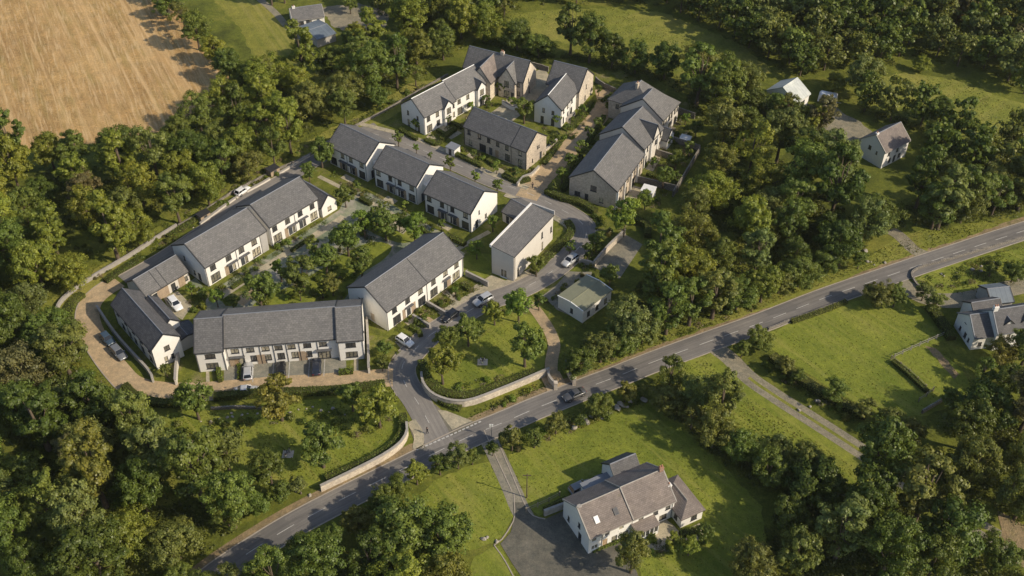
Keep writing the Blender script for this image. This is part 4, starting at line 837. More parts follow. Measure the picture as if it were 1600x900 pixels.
# trees that stand by themselves
for px, w, tone, lab in [
    ((476, 456), 46, 'mid green', 'round-headed tree on the square, second from the long front terrace'),
    ((511, 428), 43, 'mid green', 'round-headed tree in the middle of the square, above the pinkish shrub'),
    ((545, 400), 46, 'mid green', 'tall round-headed tree at the centre of the square'),
    ((571, 372), 34, 'bright green', 'slim tree on the square near the gabled wing of the white terrace'),
    ((604, 376), 40, 'mid green', 'full round tree on the square nearest the stepped terrace blocks'),
    ((541, 324), 28, 'mid green', 'small round tree beside the gabled wing of the white terrace'),
    ((649, 380), 36, 'bright green', 'bushy low tree behind the roof end of the brown-roofed terrace'),
    ((566, 434), 38, 'mid green', 'broad bushy tree on the square close to the brown-roofed terrace'),
    ((412, 490), 50, 'mid green', 'broad tree behind the ridge of the long front terrace'),
    ((732, 541), 40, 'mid green', 'tree with a bare trunk on the upper edge of the oval green'),
    ((810, 504), 42, 'bright green', 'tall tree where the footpath meets the estate road'),
    ((773, 508), 32, 'yellow green', 'pale thin tree on the oval green beside the parked silver car'),
    ((820, 573), 54, 'mid green', 'large spreading tree on the oval green beside the footpath'),
    ((698, 556), 38, 'mid green', 'tree by the estate road at the left edge of the oval green'),
    ((692, 600), 50, 'yellow green', 'yellowish spreading tree behind the curved wall of the oval green'),
    ((602, 558), 24, 'mid green', 'young garden tree beside the parked white hatchback'),
    ((311, 655), 54, 'mid green', 'tall tree in front of the hedge at the left end of the long front terrace'),
    ((441, 657), 62, 'golden', 'large golden tree standing over the brick lane hedge'),
    ((552, 642), 40, 'mid green', 'tree at the lane hedge near the estate road junction'),
    ((594, 668), 56, 'yellow green', 'yellowish spreading tree inside the curved wall at the junction'),
    ((506, 730), 62, 'mid green', 'large tree on the lower green near the roadside stone wall'),
    ((362, 742), 60, 'olive green', 'broad tree at the lower edge of the sunny lower green'),
    ((425, 758), 48, 'dark green', 'dark tree between the lower green and the main road'),
    ((973, 370), 46, 'bright green', 'bright round tree at the outer side of the road bend'),
    ((952, 446), 28, 'mid green', 'small tree at the lower end of the walled car park'),
    ((931, 394), 26, 'mid green', 'small bushy tree beside the car park wall'),
    ((838, 432), 28, 'mid green', 'slim tree against the sunlit wall of the tall pale house'),
    ((819, 193), 33, 'mid green', 'leafy tree between the sandy stone terrace and the white gabled house'),
    ((1086, 216), 21, 'mid green', 'small tree in the upper walled back garden'),
    ((1054, 266), 26, 'mid green', 'tree in the middle walled back garden'),
    ((1035, 296), 28, 'mid green', 'dark-trunked tree in the lower walled back garden'),
    ((1007, 328), 24, 'bright green', 'small tree below the white garden shed'),
    ((504, 262), 36, 'mid green', 'tree at the back lane end of the stepped terrace'),
    ((484, 285), 22, 'mid green', 'low round tree behind the white terrace with gabled wing'),
    ((341, 480), 22, 'bright green', 'small tree behind the left end of the long front terrace'),
    ((366, 484), 22, 'mid green', 'small bushy tree behind the long front terrace next to the broad one'),
    ((521, 462), 28, 'olive green', 'low brownish-green tree on the square beside the broad bushy tree'),
    ((745, 405), 24, 'bright green', 'small tree in the garden between brown-roofed terrace and tall pale house'),
]: tree_px(px, w * 1.14, tone, lab, LOLLI)
for px, w, tone, lab in [
    ((623, 230), 18, 'mid green', 'young street tree outside the upper white terrace gable'), ((651, 240), 11, 'bright green', 'smallest young street tree on the estate street'),
    ((673, 249), 9, 'mid green', 'thin sapling on the estate street behind the middle stepped block'), ((704, 270), 19, 'mid green', 'young street tree at the gap between middle and lowest stepped blocks'),
    ((743, 288), 17, 'bright green', 'young street tree above the ridge of the lowest stepped block'), ((777, 302), 19, 'mid green', 'young street tree by the sunlit gable of the lowest stepped block'),
    ((776, 272), 16, 'bright green', 'small garden tree in front of the sandy stone terrace'), ((953, 178), 22, 'mid green', 'small tree at the top of the cobbled street by the right-hand row'),
    ((905, 249), 24, 'mid green', 'small tree between the cobbled street and the stone end house, uppermost of three'), ((891, 266), 22, 'mid green', 'middle one of three small trees beside the stone end house'),
    ((878, 286), 20, 'bright green', 'lowest of three small trees beside the stone end house'), ((770, 362), 22, 'bright green', 'small tree at the foot of the sunlit white gable'),
    ((920, 222), 18, 'mid green', 'young tree on the cobbled street beside the pale middle block'), ((782, 150), 16, 'mid green', 'young tree in front of the steep stone gable'),
    ((870, 198), 16, 'bright green', 'young tree against the white gable at the head of the cobbled street'), ((650, 205), 14, 'bright green', 'young tree at the foot of the upper white terrace gable'),
    ((700, 195), 13, 'mid green', 'small tree in the middle garden of the upper white terrace'), ((738, 178), 13, 'bright green', 'small tree in the upper garden of the upper white terrace'), ((760, 168), 15, 'mid green', 'small tree before the stone house cross wing'),
    ((800, 170), 15, 'bright green', 'small tree beside the white terrace wall of the stone house'), ((740, 250), 12, 'mid green', 'small tree at the left of the sandy stone terrace front gardens'), ((805, 280), 14, 'mid green', 'small tree in the corner garden of the sandy stone terrace'),
    ((862, 232), 13, 'mid green', 'small tree on the gable side of the sandy stone terrace'), ((885, 212), 15, 'mid green', 'small tree on the cobbled street side below the white gabled house'), ((910, 185), 14, 'bright green', 'small tree by the front of the white gabled house'), ((935, 150), 14, 'mid green', 'small tree below the stone gable at the street head'),
    ((934, 205), 16, 'mid green', 'small tree in the front plot of the pale middle block'), ((962, 160), 14, 'mid green', 'small tree in the front plot of the hipped stone house'), ((866, 302), 15, 'mid green', 'small tree at the corner of the cobbled street and road bend'), ((1070, 195), 15, 'bright green', 'small tree near the white garden store'),
    ((1042, 230), 16, 'mid green', 'small tree against the long back garden wall'), ((1076, 245), 18, 'mid green', 'small tree at the outer end of the middle back garden'), ((1020, 262), 13, 'bright green', 'small tree close to the rear of the right-hand row'), ((1056, 288), 16, 'mid green', 'small tree near the end of the lower back garden wall'),
    ((985, 338), 16, 'mid green', 'small tree below the stone end house gable corner'), ((665, 505), 13, 'mid green', 'small tree in the middle front garden of the brown-roofed terrace'), ((712, 462), 12, 'bright green', 'small tree in the top front garden of the brown-roofed terrace'), ((598, 580), 18, 'olive green', 'small tree behind the tall thin wall by the estate road'),
    ((300, 462), 16, 'bright green', 'small tree in the yard behind the corner house'), ((318, 470), 15, 'mid green', 'small tree between corner house yard and front terrace'), ((385, 432), 13, 'mid green', 'small tree in front of the lower white terrace facing the square'), ((452, 388), 13, 'bright green', 'small tree at the join of the two terraces facing the square'),
    ((560, 300), 15, 'mid green', 'small tree before the farthest stepped block'), ((632, 330), 14, 'bright green', 'small tree before the middle stepped block'), ((690, 360), 14, 'mid green', 'small tree before the lowest stepped block'), ((590, 355), 26, 'mid green', 'small tree on the upper end of the square'), ((440, 440), 26, 'bright green', 'small tree on the pale paving left of the tall central trees'), ((492, 402), 24, 'mid green', 'small tree on the pale paving before the gabled-wing terrace'), ((625, 362), 22, 'mid green', 'small tree at the stepped terrace end of the square'),
    ((262, 590), 20, 'olive green', 'brownish small tree at the gable foot of the corner house'), ((470, 470), 20, 'mid green', 'small tree behind the middle of the long front terrace'), ((505, 466), 20, 'yellow green', 'small pale tree behind the right part of the long front terrace'),
    ((890, 400), 18, 'mid green', 'young tree on the outer verge of the road bend'), ((917, 410), 24, 'dark green', 'bushy young tree between road bend and car park wall'), ((842, 485), 20, 'mid green', 'small tree at the top of the footpath near the hut'),
]: tree_px(px, w, tone, lab, YOUNG).name = 'young_tree'

# woods: named stretches; each tree belongs to the nearest one
STRETCH = [((40, 290), 'at the left end below the stubble field'), ((180, 270), 'in the wood under the stubble field'), ((330, 215), 'in the wood below the stubble field corner'),
    ((450, 165), 'in the wood below the striped meadow'), ((590, 110), 'between blue-grey shed and upper terrace'), ((690, 65), 'behind the pale stone house'), ((110, 400), 'on the slope left of the boundary wall'),
    ((255, 340), 'just outside the long boundary wall'), ((30, 560), 'at the left edge beside the brick lane bend'), ((130, 610), 'in the wood below the brick lane bend'), ((60, 760), 'in the lower left wood'), ((230, 740), 'in the wood left of the lower green'),
    ((120, 890), 'in the bottom left corner wood'), ((330, 830), 'above the lower end of the main road'), ((450, 890), 'below the main road at the bottom'), ((600, 830), 'between the main road and the small lawn'), ((690, 870), 'below the small lawn by the drive'),
    ((900, 540), 'between the footpath and the main road'), ((1000, 490), 'in the east wood below the car park'), ((1090, 400), 'in the east wood right of the car park'), ((1110, 280), 'in the east wood behind the back gardens'), ((1180, 440), 'in the east wood above the main road'),
    ((1240, 330), 'in the middle of the east wood'), ((1330, 370), 'in the east wood near the track mouth'), ((1420, 310), 'below the brown-roofed house'), ((1540, 320), 'above the main road at the right edge'), ((1200, 230), 'left of the gravel yard'),
    ((850, 100), 'behind the white gabled house'), ((960, 110), 'below the far meadow'), ((1070, 130), 'behind the right-hand row at the meadow foot'), ((1150, 180), 'between the far meadow and the gravel yard'), ((640, 20), 'at the top edge behind the bungalow'),
    ((900, 5), 'on the top edge of the far meadow'), ((1180, 80), 'on the right side of the far meadow'), ((1350, 90), 'left of the upper right paddock'), ((1450, 60), 'in the top wood above the upper right paddock'), ((1570, 120), 'in the top right corner wood'),
    ((1480, 205), 'below the upper right paddock'), ((300, 60), 'in the hedgerow beside the stubble field'), ((1090, 640), 'in the hedgerow right of the farmhouse lawn'), ((1240, 830), 'in the lower right wood'), ((1380, 860), 'in the wood at the bottom right'), ((1500, 740), 'in the wood by the farm track'),
    ((1570, 850), 'in the bottom right corner wood'), ((1560, 620), 'below the grey-roofed farmhouse'), ((1290, 610), 'along the farm track'), ((900, 650), 'on the lower verge of the main road'), ((690, 735), 'in the hedge above the small lawn'), ((480, 60), 'around the bungalow')]
def stretch(px): return min(STRETCH, key=lambda s: (s[0][0] - px[0]) ** 2 + (1.5 * (s[0][1] - px[1])) ** 2)[1]
def to_px(p):
    v = (p[0], p[1] * _st + (-CAM_H) * _ct, p[1] * _ct + CAM_H * _st); return (800 + CAM_F * v[0] / v[2], 450 - CAM_F * v[1] / v[2])
def inside(p, poly):
    c = False; n = len(poly)
    for i in range(n):
        a, b = poly[i], poly[i - 1]
        if (a[1] > p[1]) != (b[1] > p[1]) and p[0] < (b[0] - a[0]) * (p[1] - a[1]) / (b[1] - a[1]) + a[0]: c = not c
    return c
WOODS = {
 'nw': ([(-30, 268), (60, 262), (140, 260), (225, 245), (268, 210), (312, 192), (365, 172), (395, 150), (430, 128), (480, 120), (530, 104), (570, 98), (605, 78), (650, 66), (700, 58), (735, 62), (712, 85), (660, 122), (600, 155), (540, 180), (480, 212), (410, 248), (350, 285), (280, 322), (210, 362), (160, 390), (100, 430), (60, 460), (-30, 470)], 6.9, ('mid green', 'yellow green', 'olive green', 'mid green', 'dark green', 'yellow green')),
 'west': ([(-30, 475), (50, 485), (78, 505), (92, 545), (120, 590), (160, 630), (205, 655), (245, 672), (275, 705), (300, 745), (345, 785), (395, 800), (440, 800), (425, 812), (345, 850), (310, 925), (-30, 925)], 6.8, ('mid green', 'dark green', 'olive green', 'yellow green', 'mid green', 'grey green')),
 'south': ([(430, 935), (490, 900), (545, 866), (600, 842), (640, 835), (690, 866), (715, 885), (725, 935)], 6.3, ('mid green', 'olive green', 'dark green', 'yellow green')),
 'east': ([(885, 575), (878, 552), (892, 532), (935, 528), (962, 505), (990, 462), (1012, 425), (1032, 385), (1062, 345), (1088, 305), (1112, 262), (1125, 232), (1165, 205), (1200, 215), (1225, 255), (1270, 285), (1330, 298), (1400, 290), (1450, 292), (1520, 300), (1620, 330), (1600, 340), (1530, 345), (1470, 360), (1425, 352), (1370, 362), (1340, 395), (1280, 428), (1225, 450), (1150, 478), (1080, 500), (1010, 528), (940, 556)], 6.8, ('mid green', 'olive green', 'grey green', 'dark green', 'mid green', 'yellow green')),
 'north': ([(738, 68), (770, 62), (830, 82), (890, 86), (960, 94), (1010, 106), (1062, 118), (1100, 140), (1150, 158), (1195, 140), (1215, 150), (1195, 195), (1130, 212), (1095, 190), (1070, 150), (1040, 128), (985, 122), (945, 108), (870, 90), (830, 96), (800, 78)], 6.3, ('mid green', 'olive green', 'dark green', 'yellow green')),
 'top': ([(575, -8), (700, -12), (1000, -14), (1650, -16), (1650, 100), (1600, 150), (1560, 118), (1500, 105), (1440, 95), (1380, 100), (1330, 118), (1290, 112), (1240, 122), (1205, 100), (1150, 62), (1080, 30), (1030, 10), (950, 4), (860, 8), (800, 18), (790, 38), (750, 48), (700, 48), (640, 48), (600, 30)], 5.8, ('mid green', 'dark green', 'olive green', 'olive green', 'grey green')),
 'right': ([(1350, 165), (1400, 180), (1470, 212), (1540, 232), (1620, 250), (1620, 310), (1540, 290), (1450, 280), (1428, 250), (1420, 215), (1380, 200), (1345, 190)], 6.3, ('mid green', 'dark green', 'olive green')),
 'southeast': ([(1150, 925), (1195, 850), (1205, 805), (1255, 772), (1330, 752), (1385, 768), (1430, 800), (1530, 850), (1555, 805), (1475, 768), (1440, 740), (1480, 705), (1530, 665), (1620, 640), (1650, 925)], 6.9, ('dark green', 'olive green', 'mid green', 'dark green', 'grey green')),
 'hedgerow': ([(1035, 600), (1070, 598), (1105, 632), (1150, 680), (1200, 722), (1260, 752), (1230, 772), (1180, 755), (1120, 715), (1075, 668), (1040, 640)], 4.6, ('olive green', 'mid green', 'grey green')),
}
rw = random.Random(23); MASS = ('top', 'right'); FAR = []
KEEP = [([p for p in track_line[:len(track_line) * 3 // 5]], 5.6), ([p for p in track_line[len(track_line) * 3 // 5:]], 4.4), ([p for p in estate_line], 4.0), ([p for p in road_line], 5.2), ([p for p in lane_line], 4.5)]
SITES = [(G2(p), d) for p, d in [((1240, 150), 9), ((1385, 230), 11), ((1358, 262), 7), ((1392, 266), 6), ((1300, 195), 9), ((1330, 210), 9), ((905, 475), 8), ((895, 515), 11), ((958, 500), 7), ((1375, 288), 7), ((1345, 300), 8), ((1362, 312), 5), ((1400, 292), 6), ((1250, 172), 6), ((480, 40), 9), ((497, 52), 9), ((508, 70), 7), ((1470, 150), 6), ((1530, 170), 6), ((1500, 160), 6), ((955, 405), 6), ((1292, 155), 4)]]
def free(p, d, own):
    if any((p - q).length < own * .5 + max(0, r_ - 1.0) * .5 for q, r_ in placed): return False
    if any((p - q).length < e for q, e in SITES): return False
    return all(min((p - q).length for q in ln[::3]) > e for ln, e in KEEP)
def size_word(w, h): return 'broad' if w > 9.0 else 'small' if w < 6.3 else 'tall' if h > 1.06 else 'medium-sized'
for zone, (poly, gap, tones) in WOODS.items():
    gp = [G2(p) for p in poly]; x0, x1 = min(p.x for p in gp), max(p.x for p in gp); y0, y1 = min(p.y for p in gp), max(p.y for p in gp)
    got = 0
    for k in range(6000):
        p = Vector((rw.uniform(x0, x1), rw.uniform(y0, y1)))
        if not inside(p, gp): continue
        w = rw.choice((7.0, 7.8, 8.4, 9.0, 9.8, 10.6)) if zone != 'hedgerow' else rw.choice((4.8, 5.4, 6.2, 6.8))
        if not free(p, 0, gap): continue
        if any((p - q).length < gap for q, r_ in placed): continue
        px = to_px(p)
        if px[0] < -45 or px[0] > 1650 or px[1] < -20 or px[1] > 950: continue
        hs = rw.uniform(.8, 1.2); tone = rw.choice(tones) if rw.random() > .035 else rw.choice(('golden', 'golden', 'rusty brown')); st = stretch(px)
        
        if zone in MASS and RT is not None: FAR.append((p, w, hs, tone)); placed.append((p, w / 2))
        else: put_tree(p, w, tone, f'{size_word(w, hs)} {tone} tree {st}', f'trees {st}', PROTO, hs)
        got += 1
# hedgerow and single trees outside the woods
for px, w, tone in [((905, 585), 58, 'mid green'), ((938, 566), 56, 'olive green'), ((970, 550), 60, 'mid green'), ((1003, 536), 52, 'olive green'), ((1040, 522), 60, 'mid green'), ((1076, 508), 58, 'mid green'), ((1112, 497), 60, 'olive green'), ((1150, 484), 56, 'mid green'),
    ((1188, 472), 60, 'yellow green'), ((1247, 448), 64, 'mid green'), ((1216, 458), 44, 'olive green'), ((1283, 432), 44, 'mid green'), ((1310, 418), 28, 'mid green'), ((1455, 358), 60, 'mid green'), ((1500, 348), 60, 'olive green'), ((1548, 338), 54, 'mid green'), ((1590, 328), 50, 'olive green'), ((127, 735), 50, 'rusty brown'),
    ((322, 938), 62, 'mid green'), ((362, 932), 54, 'olive green'), ((285, 925), 56, 'mid green'), ((405, 920), 56, 'mid green'), ((600, 802), 50, 'mid green'), ((562, 832), 50, 'olive green'), ((520, 856), 46, 'mid green'), ((478, 884), 52, 'mid green'), ((1230, 200), 46, 'olive green'), ((1268, 212), 34, 'yellow green'), ((1212, 182), 46, 'mid green'), ((70, 545), 50, 'mid green'), ((98, 590), 50, 'yellow green'), ((140, 630), 52, 'mid green'), ((185, 655), 46, 'dark green'), ((230, 680), 46, 'mid green'), ((262, 705), 40, 'mid green'), ((470, 772), 34, 'grey green'), ((440, 785), 40, 'mid green'), ((405, 802), 46, 'mid green'), ((360, 828), 50, 'mid green'),
((265, 28), 46, 'mid green'), ((290, 50), 44, 'olive green'), ((312, 78), 46, 'mid green'), ((338, 102), 44, 'yellow green'), ((360, 128), 48, 'mid green'), ((388, 142), 44, 'mid green'), ((415, 150), 44, 'olive green'), ((250, 5), 40, 'mid green'),
    ((186, 408), 60, 'yellow green'), ((220, 388), 60, 'yellow green'), ((282, 350), 54, 'mid green'), ((328, 322), 62, 'yellow green'), ((391, 284), 52, 'olive green'), ((430, 262), 48, 'mid green'), ((116, 450), 62, 'yellow green'), ((455, 240), 44, 'yellow green'), ((540, 196), 42, 'mid green'), ((590, 168), 40, 'mid green'), ((650, 135), 34, 'mid green'),
    ((622, 778), 48, 'mid green'), ((652, 757), 38, 'yellow green'), ((688, 742), 36, 'dark green'), ((716, 732), 40, 'grey green'), ((738, 726), 28, 'mid green'), ((770, 712), 22, 'dark green'),
    ((800, 704), 40, 'olive green'), ((835, 700), 30, 'mid green'), ((868, 678), 38, 'olive green'), ((936, 650), 44, 'mid green'), ((976, 628), 34, 'golden'), ((905, 668), 26, 'dark green'), ((1005, 622), 24, 'olive green'),
    ((1185, 545), 46, 'mid green'), ((1158, 558), 26, 'mid green'), ((1222, 585), 30, 'olive green'), ((1245, 598), 26, 'mid green'), ((1300, 628), 40, 'mid green'), ((1350, 655), 36, 'olive green'), ((1385, 672), 46, 'olive green'), ((1420, 690), 44, 'olive green'), ((1368, 478), 52, 'olive green'), ((1395, 480), 34, 'mid green'),
    ((1340, 420), 26, 'mid green'), ((1440, 470), 30, 'grey green'), ((1455, 492), 34, 'olive green'), ((1553, 575), 52, 'golden'), ((1592, 578), 50, 'mid green'), ((1530, 598), 40, 'mid green'), ((1570, 615), 56, 'dark green'), ((1480, 638), 36, 'mid green'), ((1545, 432), 22, 'mid green'), ((1580, 440), 40, 'mid green'),
    ((985, 895), 58, 'olive green'), ((1050, 860), 34, 'yellow green'), ((1075, 868), 34, 'yellow green'), ((1100, 845), 30, 'dark green'), ((1438, 112), 28, 'yellow green'), ((1468, 192), 46, 'dark green'), ((1292, 190), 16, 'golden'), ((1280, 210), 46, 'rusty brown'), ((1240, 205), 48, 'olive green'),
    ((1345, 150), 60, 'grey green'), ((1300, 150), 40, 'yellow green'), ((470, 88), 30, 'mid green'), ((548, 22), 24, 'mid green'), ((445, 5), 30, 'yellow green'), ((500, 0), 30, 'mid green'), ((425, 8), 30, 'olive green'), ((552, 92), 40, 'mid green'), ((560, 70), 36, 'yellow green'), ((1020, 790), 20, 'olive green')]:
    st = stretch(px); w = w * (G(px[0] + 1, px[1]) - G(*px)).length; hs = RT.uniform(.8, 1.0)
    if px[1] < 470 and px[1] > 120 and px[0] < 600: hs = 1.05
    put_tree(G2(px), w, tone, f'{size_word(w, hs)} {tone} tree {st}', f'trees {st}', PROTO if w > 4.5 else LOLLI, hs)
print('TREES', len(placed))

# the far wood along the top edge, one mass of crowns and trunks
def far_wood():
    V, Fc, Cc, off = [], [], [], 0; ps = [tree_meshes(600 + i, 11, 8.5, base=.12, lobes=18, clumps=7, leaves=20, leaf=.66) for i in range(5)]
    dat = []
    for tm, cm in ps:
        v = np.zeros(len(cm.vertices) * 3, np.float32); cm.vertices.foreach_get('co', v); dat.append(v.reshape(-1, 3))
    b = MB()
    for p, w, hs, tone in FAR:
        v = dat[rw.randrange(5)]; s = w / 8.5; a = rw.uniform(0, 6.28); ca, sa = math.cos(a), math.sin(a); k = rw.uniform(.85, 1.15)
        q = np.stack([(v[:, 0] * ca - v[:, 1] * sa) * s + p.x, (v[:, 0] * sa + v[:, 1] * ca) * s + p.y, v[:, 2] * s * hs], 1)
        V.append(q); Fc.append(np.arange(len(q)).reshape(-1, 4) + off); off += len(q); Cc.append(np.tile(np.array([*(c * k for c in TONES[tone]), 1]), (len(q), 1)))
        b.tube((p.x, p.y, -.2), (p.x + .2, p.y, 5.5 * s), .26, .14, 5)
    me = np_mesh('far_woodland', np.concatenate(V), np.concatenate(Fc), MAT['leaf_mass'])
    at = me.color_attributes.new('tint', 'FLOAT_COLOR', 'POINT'); at.data.foreach_set('color', np.concatenate(Cc).astype(np.float32).ravel())
    o = tag(link(bpy.data.objects.new('far_woodland', me)), kind='stuff'); b.build('trunk', MAT['bark'], o)
far_wood()

# undergrowth: a mass of low bushes on the woodland floor
def undergrowth(zone, n, tint):
    poly = [G2(p) for p in WOODS[zone][0]]; rs = np.random.RandomState(len(zone) * 7 + n); r = random.Random(zone)
    x0, x1 = min(p.x for p in poly), max(p.x for p in poly); y0, y1 = min(p.y for p in poly), max(p.y for p in poly); C, NR = [], []; got = 0
    for k in range(n * 8):
        p = Vector((r.uniform(x0, x1), r.uniform(y0, y1)))
        if got >= n: break
        if not inside(p, poly) or any((p - q).length < e for q, e in SITES) or any(min((p - q).length for q in ln[::3]) < e for ln, e in KEEP): continue
        got += 1; m = 42; u = sphere_pts(rs, m); u[:, 2] = np.abs(u[:, 2]); s = r.uniform(.6, 1.7)
        C.append(np.array([p.x, p.y, 0]) + u * s * np.array([1.2, 1.2, .8]) * rs.uniform(.5, 1, (m, 1))); NR.append(u)
    v, f = leaf_quads(rs, np.concatenate(C), np.concatenate(NR), .4); o = link(bpy.data.objects.new('undergrowth', np_mesh('undergrowth', v, f, MAT['leaf']))); o.color = (*tint, 1)
    tag(o, kind='stuff')
for z, n in (('nw', 420), ('west', 380), ('south', 120), ('east', 520), ('north', 160), ('top', 420), ('right', 120), ('southeast', 380), ('hedgerow', 130)): undergrowth(z, int(n * 1.7), (.1, .115, .028))

def hedge(px, w, h, label, tone='mid green', world=None):
    line = catmull([G2(p) for p in px], .8); rs = np.random.RandomState(int(px[0][0] * 3 + px[0][1])); n = int(sum((line[i+1] - line[i]).length for i in range(len(line)-1)) * 60 * (w + 2 * h) / 2.6)
    idx = rs.randint(0, len(line) - 1, n); C = np.zeros((n, 3)); NR = np.zeros((n, 3))
    for k in range(n):
        a, b = line[idx[k]], line[idx[k] + 1]; t = rs.rand(); p = a.lerp(b, t); d = (b - a).normalized(); nn = Vector((-d.y, d.x)); u = rs.uniform(0, w + 2 * h); wob = rs.normal(0, .07)
        if u < h: q = (p + nn * (w / 2 + wob), u, nn)
        elif u < h + w: q = (p + nn * (u - h - w / 2), h + wob, None)
        else: q = (p - nn * (w / 2 + wob), u - h - w, -nn)
        C[k] = (q[0].x, q[0].y, q[1]); NR[k] = (q[2].x, q[2].y, .2) if q[2] is not None else (0, 0, 1)
    v, f = leaf_quads(rs, C, NR, .22, up=.1, jit=.5)
    o = link(bpy.data.objects.new('hedge', np_mesh('hedge', v, f, MAT['leaf']))); t = TONES[tone]; o.color = (*t, 1); tag(o, label, 'hedge')
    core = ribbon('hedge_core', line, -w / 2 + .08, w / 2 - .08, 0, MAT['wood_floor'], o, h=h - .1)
    return o
